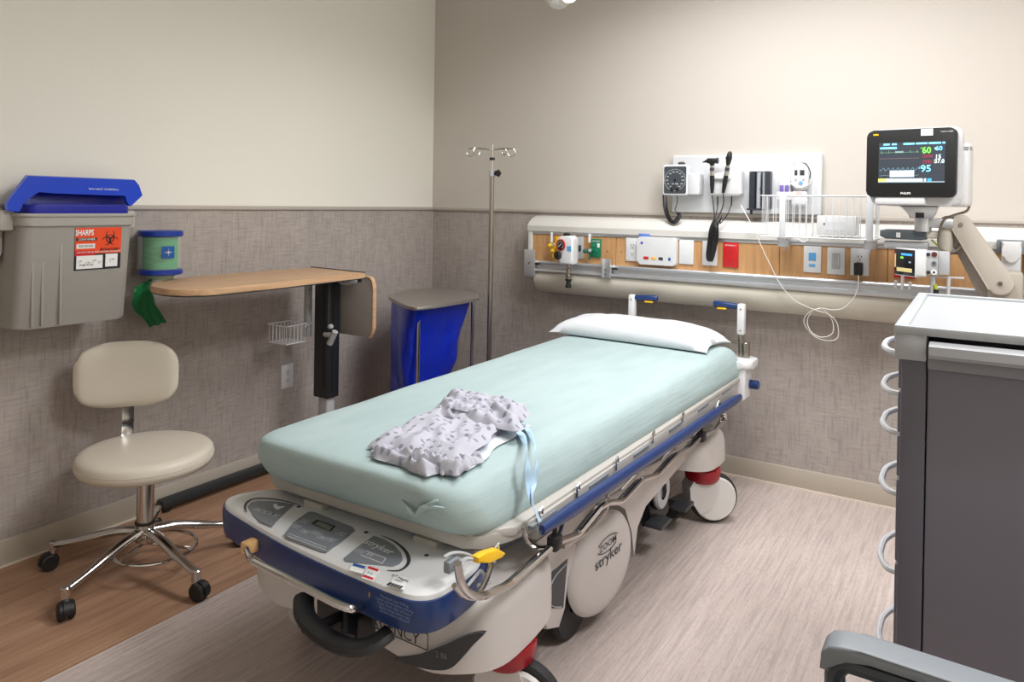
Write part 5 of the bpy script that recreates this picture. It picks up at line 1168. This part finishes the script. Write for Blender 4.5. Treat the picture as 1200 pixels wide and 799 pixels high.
for q in (A, C):
    b = B(); cyl(b, (q.x, -.425, q.z), (q.x, -.431, q.z), .0075, n=12); obj('pivot_bolt', b, steel, t)
b = B(); q = Q_(1108, 285, -.40); cyl(b, (q.x, -.40, q.z-.035), (q.x, -.40, q.z+.055), .024, n=20, bev=.004); q2 = Q_(1118, 280, -.36); cyl(b, (q2.x, -.36, q2.z-.03), (q2.x, -.36, q2.z+.05), .024, n=20, bev=.003); ell(b, Q_(1112, 262, -.40), .033, .03, .03); obj('elbow_joint', b, beige, t)
b = B(); q = Q_(1108, 296, -.40); tube(b, [(q.x+.036*math.cos(a), -.39+.034*math.sin(a), q.z) for a in [2*PI*k/24 for k in range(24)]], .005, 6, True); obj('joint_ring', b, mat('brown_grey', (104, 96, 84), .5), t)
q = Q_(1186, 332, -.3); b = B(); box(b, (q.x-.075, -.40, .86), (q.x+.03, -.16, q.z+.045), .008); obj('wall_block', b, mat('beige_dark', (176, 168, 156), .5), t)
b = B(); a_, c_ = Q_(1186, 300, -.30), 0; box(b, (Q_(1168, 290, -.22).x, -.23, Q_(1170, 296, -.22).z), (Q_(1197, 290, -.22).x+.04, -.15, Q_(1170, 281, -.22).z), .004); obj('wall_clamp', b, mgrey, t)
b = B(); A2 = Q_(1174, 283, -.28); C2 = Q_(1197, 304, -.28); w2 = (C2.x-A2.x)
prism(b, [(A2.x, A2.z), (C2.x, A2.z)]+[(A2.x+w2/2+w2/2*math.cos(-q), C2.z+.03+.055*math.sin(-q)*.8) for q in [PI*k/14 for k in range(15)]], 'y', -.29, -.22, .006); obj('pivot_cover', b, white, t)
b = B(); box(b, (A2.x, -.27, C2.z-.055), (C2.x, -.2, C2.z+.02), .006); obj('cover_base', b, whitep, t)
b = B(); tube(b, smooth_path([Q_(1137, 237, -.38), Q_(1133, 247, -.40), Q_(1118, 252, -.43), Q_(1106, 258, -.44), Q_(1101, 272, -.44), Q_(1100, 285, -.44), Q_(1106, 294, -.45), Q_(1118, 295, -.45), Q_(1125, 290, -.42)], 5), .0045, 8); obj('cable', b, mat('brown_grey', (104, 96, 84), .5), t)
b = B(); tube(b, smooth_path([Q_(1092, 281, -.40), Q_(1097, 286, -.42), Q_(1103, 290, -.44)], 4), .003, 6); obj('ground_wire', b, mat('lime', (186, 200, 60), .4), t)
# handle pad
a, c = Q_(1031, 269, -.42), Q_(1086, 282, -.42); t = thing('work_shelf', 'slate grey padded handle shelf under the patient monitor', 'shelf', ((a.x+c.x)/2, -.4, c.z))
b = B(); prism(b, [(a.x, a.z-.002), (a.x+.02, a.z+.002), (c.x, a.z+.002), (c.x, c.z+.004), (c.x-.02, c.z), (a.x+.02, c.z+.002), (a.x, c.z+.012)], 'y', -.42, -.34, .008, 3); obj('pad', b, mat('slate', (84, 92, 98), .4), t)
b = B(); c2 = Q_(1101, 282, -.42); box(b, (c.x-.004, -.42, c2.z+.006), (c2.x, -.34, a.z), .008, 3); obj('end_block', b, cream, t)
b = B(); a3, c3 = Q_(1036, 282, -.4), Q_(1088, 292, -.4); box(b, (a3.x, -.40, c3.z), (c3.x, -.36, a3.z), .004); obj('under_tray', b, lgrey, t)
b = B(); q = Q_(1053, 275, -.42); box(b, q-Vector((.008, .0015, .010)), q+Vector((.006, .0, .008)), .001); sg = obj('white_tag', b, paper, t); text('?', .012, q+Vector((-.001, -.0015, 0)), (1, 0, 0), (0, 0, 1), dgrey, sg)
# transport module
q = Q_(1073, 309, -.50); t = thing('transport_monitor', 'small tilted vital signs module with dark screen and round sockets', 'monitor', q)
f1 = Vector((-.42, .30, 0)).normalized(); f1 = Vector((-.8, .6, 0)); n1 = Vector((-.6, -.8, 0))   # screen direction and normal
hgt = .094; zc_ = q.z
def slab(bm, o, ux, ny, x0_, x1_, z0_, z1_, d0, d1, r=.003):
    t_ = bmesh.new(); box(t_, (x0_, d0, z0_), (x1_, d1, z1_), r); ux = Vector(ux).normalized(); ny = Vector(ny).normalized()
    for v in t_.verts: v.co = Vector(o)+ux*v.co.x+ny*v.co.y+Vector((0, 0, v.co.z))
    merge(bm, t_)
q0, q1 = Q_(1048, 289, -.42), Q_(1073, 324, -.50)
ux = Vector((q1.x-Q_(1048, 316, -.42).x, -.08, 0)).normalized(); ny = Vector((-ux.y, ux.x, 0))  # into the case
wS = (Vector((q1.x, -.50, 0))-Vector((q0.x, -.42, 0))).length; oS = Vector((q0.x, -.42, zc_))
b = B(); slab(b, oS, ux, ny, 0, wS, -.05, .052, 0, .03, .005); obj('screen_bezel', b, white, t)
b = B(); slab(b, oS, ux, ny, .004, wS-.004, -.046, .048, -.001, .01, .001); sc2 = obj('screen', b, mat('module_screen', (22, 20, 24), .2, emit=.25), t)
def sl2(u0, u1, z0_, z1_, m): bb = B(); slab(bb, oS, ux, ny, wS*u0, wS*u1, z0_, z1_, -.0018, .002, .0002); obj('screen_field', bb, m, sc2, smooth=False)
sl2(.35, .85, .026, .034, E_('blue', (60, 150, 230))); sl2(.32, .45, .014, .021, gr_); sl2(.15, .85, -.034, -.020, E_('khaki', (190, 176, 120), .6)); sl2(.05, .1, -.02, .03, E_('khaki', (190, 176, 120), .6)); sl2(.7, .8, 0, .006, gy_)
a, c = Q_(1073, 293, -.50), Q_(1084, 325, -.50); b = B(); box(b, (a.x-.002, -.50, c.z), (c.x+.004, -.40, a.z+.002), .008, 3); obj('housing', b, white, t)
a, c = Q_(1084, 294, -.495), Q_(1099, 323, -.495); b = B(); box(b, (a.x, -.495, c.z), (c.x, -.40, a.z), .002); box(b, (c.x, -.48, c.z+.003), (c.x+.035, -.40, a.z), .002); sp = obj('socket_panel', b, lgrey, t)
for x_, y_, r_, m_ in ((1088, 298, .006, black), (1095, 298, .009, mat('maroon', (110, 40, 44), .4)), (1094.5, 308.5, .009, mgrey), (1088, 319, .006, black), (1094.5, 319, .009, paper)):
    p = Q_(x_, y_, -.495); b = B(); cyl(b, p+Vector((0, .002, 0)), p+Vector((0, -.004, 0)), r_, n=16); k_ = obj('socket', b, m_, t); b = B(); cyl(b, p+Vector((0, -.003, 0)), p+Vector((0, -.0045, 0)), r_*.5, n=10); obj('socket_core', b, dgrey, k_)
b = B()
for x_, y0_, y1_ in ((1050, 328, 337), (1058, 322, 339), (1067, 330, 339)): tube(b, [Q_(x_, y0_, -.2), Q_(x_-1, y1_, -.2)], .006, 8)
tube(b, [Q_(1093, 324, -.45), Q_(1093, 345, -.45)], .008, 8); tube(b, [Q_(1092, 324, -.42), Q_(1130, 326, -.42)], .004, 6); tube(b, [Q_(1112, 325, -.42), Q_(1111, 345, -.42)], .006, 8)
obj('mount_post', b, whitep, t)
b = B(); tube(b, [Q_(1096, 333, -.46), Q_(1097, 340, -.46)], .006, 8); obj('lime_plug', b, mat('lime', (186, 200, 60), .4), t); b = B(); tube(b, [Q_(1097, 339, -.46), Q_(1097, 345, -.46)], .008, 8); obj('black_plug', b, black, t)
# charger and thin white cord
t = thing('wall_charger', 'thin white cord looped below the headwall with black plug', 'charger', CO+Vector((0, -.02, -.02)))
b = B(); p = CO+Vector((-.002, 0, -.024)); box(b, p+Vector((-.016, -.045, -.03)), p+Vector((.016, -.008, .022)), .004); obj('plug', b, black, t)
b = B(); pts = [(868, 240, -.10), (873, 249, -.138), (880, 262, -.165), (893, 290, -.17), (905, 315, -.18), (915, 334, -.18), (930, 351, -.18), (945, 359, -.18), (958, 364, -.17), (972, 369, -.16), (981, 379, -.15), (982, 394, -.14), (975, 399, -.14), (960, 397, -.14), (948, 388, -.14), (942, 376, -.15), (948, 366, -.16), (958, 362, -.17), (968, 365, -.16), (976, 378, -.15), (975, 391, -.15), (962, 395, -.15), (950, 388, -.15), (946, 375, -.15), (953, 364, -.16), (962, 361, -.17), (975, 363, -.18), (988, 361, -.18), (999, 351, -.18), (1005, 338, -.18), (1006, 326, -.17), (1005, 318, -.15)]
tube(b, smooth_path([P_(*q) for q in pts], 6), .0021, 6); obj('cord', b, mat('cord_white', (226, 222, 214), .4), t)
# ================================================================ ceiling lamp
c = at(667, -7, 'y', -.75); t = thing('exam_light', 'round white exam light head at the top edge above the stretcher', 'lamp', (c.x, -.75, H))
b = B(); lathe(b, [(0, -.045), (.02, -.043), (.034, -.03), (.036, -.01), (.034, .02), (.02, .035), (0, .04)], c+Vector((0, 0, .01)), (0, 0, 1), 32); obj('lens', b, mat('lamp_white', (255, 255, 252), .3, emit=.8), t)
b = B(); c2 = at(655, -5, 'y', -.72); lathe(b, [(.0, -.052), (.03, -.05), (.05, -.03), (.056, .0), (.05, .04), (0, .06)], c2, (.15, .1, 1), 32); obj('lamp_shade', b, mat('frosted', (196, 194, 188), .3, alpha=.45), t)
b = B(); tube(b, smooth_path([c+Vector((0, 0, .04)), c+Vector((.02, 0, .2)), Vector((c.x+.05, -.75, H-.02))], 5), .014, 10); cyl(b, (c.x+.05, -.75, H-.03), (c.x+.05, -.75, H), .07, n=24); obj('stem', b, whitep, t)
# ================================================================ medical cart
cx0, cx1, cy0, cy1, cz = 2.68, 3.30, -2.02, -1.39, 1.06
t = thing('medical_cart', 'tall dark grey medical cart with light grey top at the right edge', 'cart', ((cx0+cx1)/2, (cy0+cy1)/2, 0))
b = B(); box(b, (cx0+.012, cy0+.012, .14), (cx0+.052, cy0+.05, cz-.055), .003); box(b, (cx0+.012, cy1-.05, .14), (cx0+.052, cy1-.012, cz-.055), .003); box(b, (cx1-.052, cy0+.012, .14), (cx1-.012, cy0+.05, cz-.055), .003); box(b, (cx1-.052, cy1-.05, .14), (cx1-.012, cy1-.012, cz-.055), .003); obj('corner_post', b, mat('cart_post', (100, 97, 108), .45), t)
b = B(); box(b, (cx0+.054, cy0+.016, .14), (cx1-.054, cy1-.016, cz-.05), .003); obj('cabinet', b, cartm, t)
b = B(); box(b, (cx0+.01, cy0+.01, .12), (cx1-.01, cy1-.01, .15), .004); obj('base_plate', b, dgrey, t)
b = B(); prism(b, rrect(cx0+.003, cy0+.003, cx1-.003, cy1-.003, .012, 4), 'z', cz-.0135, cz-.007, .001); 
for (a0, b0, a1, b1) in ((cx0, cy0, cx1, cy0+.022), (cx0, cy1-.02, cx1, cy1), (cx0, cy0+.0225, cx0+.022, cy1-.0205), (cx1-.02, cy0+.0225, cx1, cy1-.0205)): box(b, (a0, b0, cz-.016), (a1, b1, cz), .003)
box(b, (cx0+.02, cy0+.02, cz-.014), (cx1-.02, cy1-.02, cz-.006)); obj('worktop', b, cartw, t)
b = B(); box(b, (cx0+.002, cy0+.002, cz-.062), (cx0+.052, cy0+.05, cz-.0145), .002); box(b, (cx0+.002, cy1-.05, cz-.062), (cx0+.052, cy1-.002, cz-.0145), .002); box(b, (cx0, cy0+.012, cz-.05), (cx0+.02, cy1-.012, cz-.014), .003); obj('corner_block', b, mat('cart_mid', (172, 173, 176), .42), t)
b = B(); prism(b, [(cy0-.022, cz-.030), (cy0-.024, cz-.045), (cy0-.016, cz-.052), (cy0+.01, cz-.052), (cy0+.014, cz-.03), (cy0+.0, cz-.024)], 'x', cx0+.056, cx1-.056, .002); obj('push_bar', b, mat('cart_mid', (172, 173, 176), .42), t)
b = B(); box(b, (cx0+.054, cy0+.006, cz-.075), (cx1-.054, cy0+.02, cz-.053), .002); obj('valance', b, mat('cart_mid2', (140, 140, 145), .42), t)
zs = [1.0, .93, .848, .765, .605, .43, .16]
zh_ = [.973, .889, .808, .682, .52, .345]
for i in range(6):
    b = B(); box(b, (cx0+.004, cy0+.055, zs[i+1]+.003), (cx0+.03, cy1-.055, zs[i]-.003), .003); dr = obj('drawer', b, cartm, t)
    b = B(); z = zh_[i]; ym = -1.70; P = [(cx0+.004, ym-.11, z), (cx0-.022, ym-.10, z), (cx0-.040, ym-.05, z), (cx0-.043, ym, z), (cx0-.040, ym+.05, z), (cx0-.022, ym+.10, z), (cx0+.004, ym+.11, z)]
    tube(b, smooth_path(P, 4), .0064, 8); obj('handle', b, whitep, dr)
b = B(); q = at(1050, 372, 'z', 1.05); box(b, (cx0-.006, -1.86, cz-.045), (cx0+.01, -1.80, cz-.018), .003); obj('lock_bracket', b, mat('cart_mid', (172, 173, 176), .42), t)
for x, y in ((cx0+.06, cy0+.06), (cx1-.06, cy0+.06), (cx0+.06, cy1-.06), (cx1-.06, cy1-.06)):
    b = B(); lathe(b, [(0, -.016), (.055, -.016), (.06, -.008), (.06, .008), (.055, .016), (0, .016)], (x, y, .06), (1, .4, 0), 26); cs_ = obj('caster', b, black, t); b = B(); cyl(b, (x, y, .09), (x, y, .125), .02, n=12); box(b, (x-.022, y-.03, .075), (x+.022, y+.03, .1), .01); obj('caster_fork', b, lgrey, cs_)
# ================================================================ armchair (near right)
za = .655; ya = -2.375
t = thing('arm_chair', 'grey chair whose flat armrest enters at the bottom right corner', 'chair', (2.95, -2.65, 0))
def chair_side(y):
    b = B(); P = fillet([(2.652, y, 0.01), (2.648, y, .45), (2.643, y, za-.05), (2.655, y, za-.034), (2.70, y, za-.034), (3.16, y, za-.042), (3.2, y, .45), (3.24, y, .01)], .03, 5)
    tube(b, P, .0165, 10, flat=(1.0, .85)); f = obj('side_frame', b, mat('chair_frame', (70, 74, 80), .4, .3), t)
    b = B(); o = [(2.626, za-.042), (2.628, za-.018), (2.638, za-.006), (2.655, za-.0015), (2.68, za), (3.16, za-.009), (3.17, za-.02), (3.16, za-.026), (2.69, za-.015), (2.66, za-.017), (2.645, za-.026), (2.638, za-.042)]
    prism(b, [(x, z) for x, z in o], 'y', y-.026, y+.026, .004, 3); obj('armrest', b, armg, t)
chair_side(ya); chair_side(ya-.56)
b = B(); box(b, (2.66, ya-.54, .42), (3.14, ya-.02, .47), .02, 3); obj('seat', b, dgrey, t)
b = B(); prism(b, [(3.13, .50), (3.17, .50), (3.24, .86), (3.20, .87)], 'y', ya-.53, ya-.03, .012); obj('backrest', b, dgrey, t)
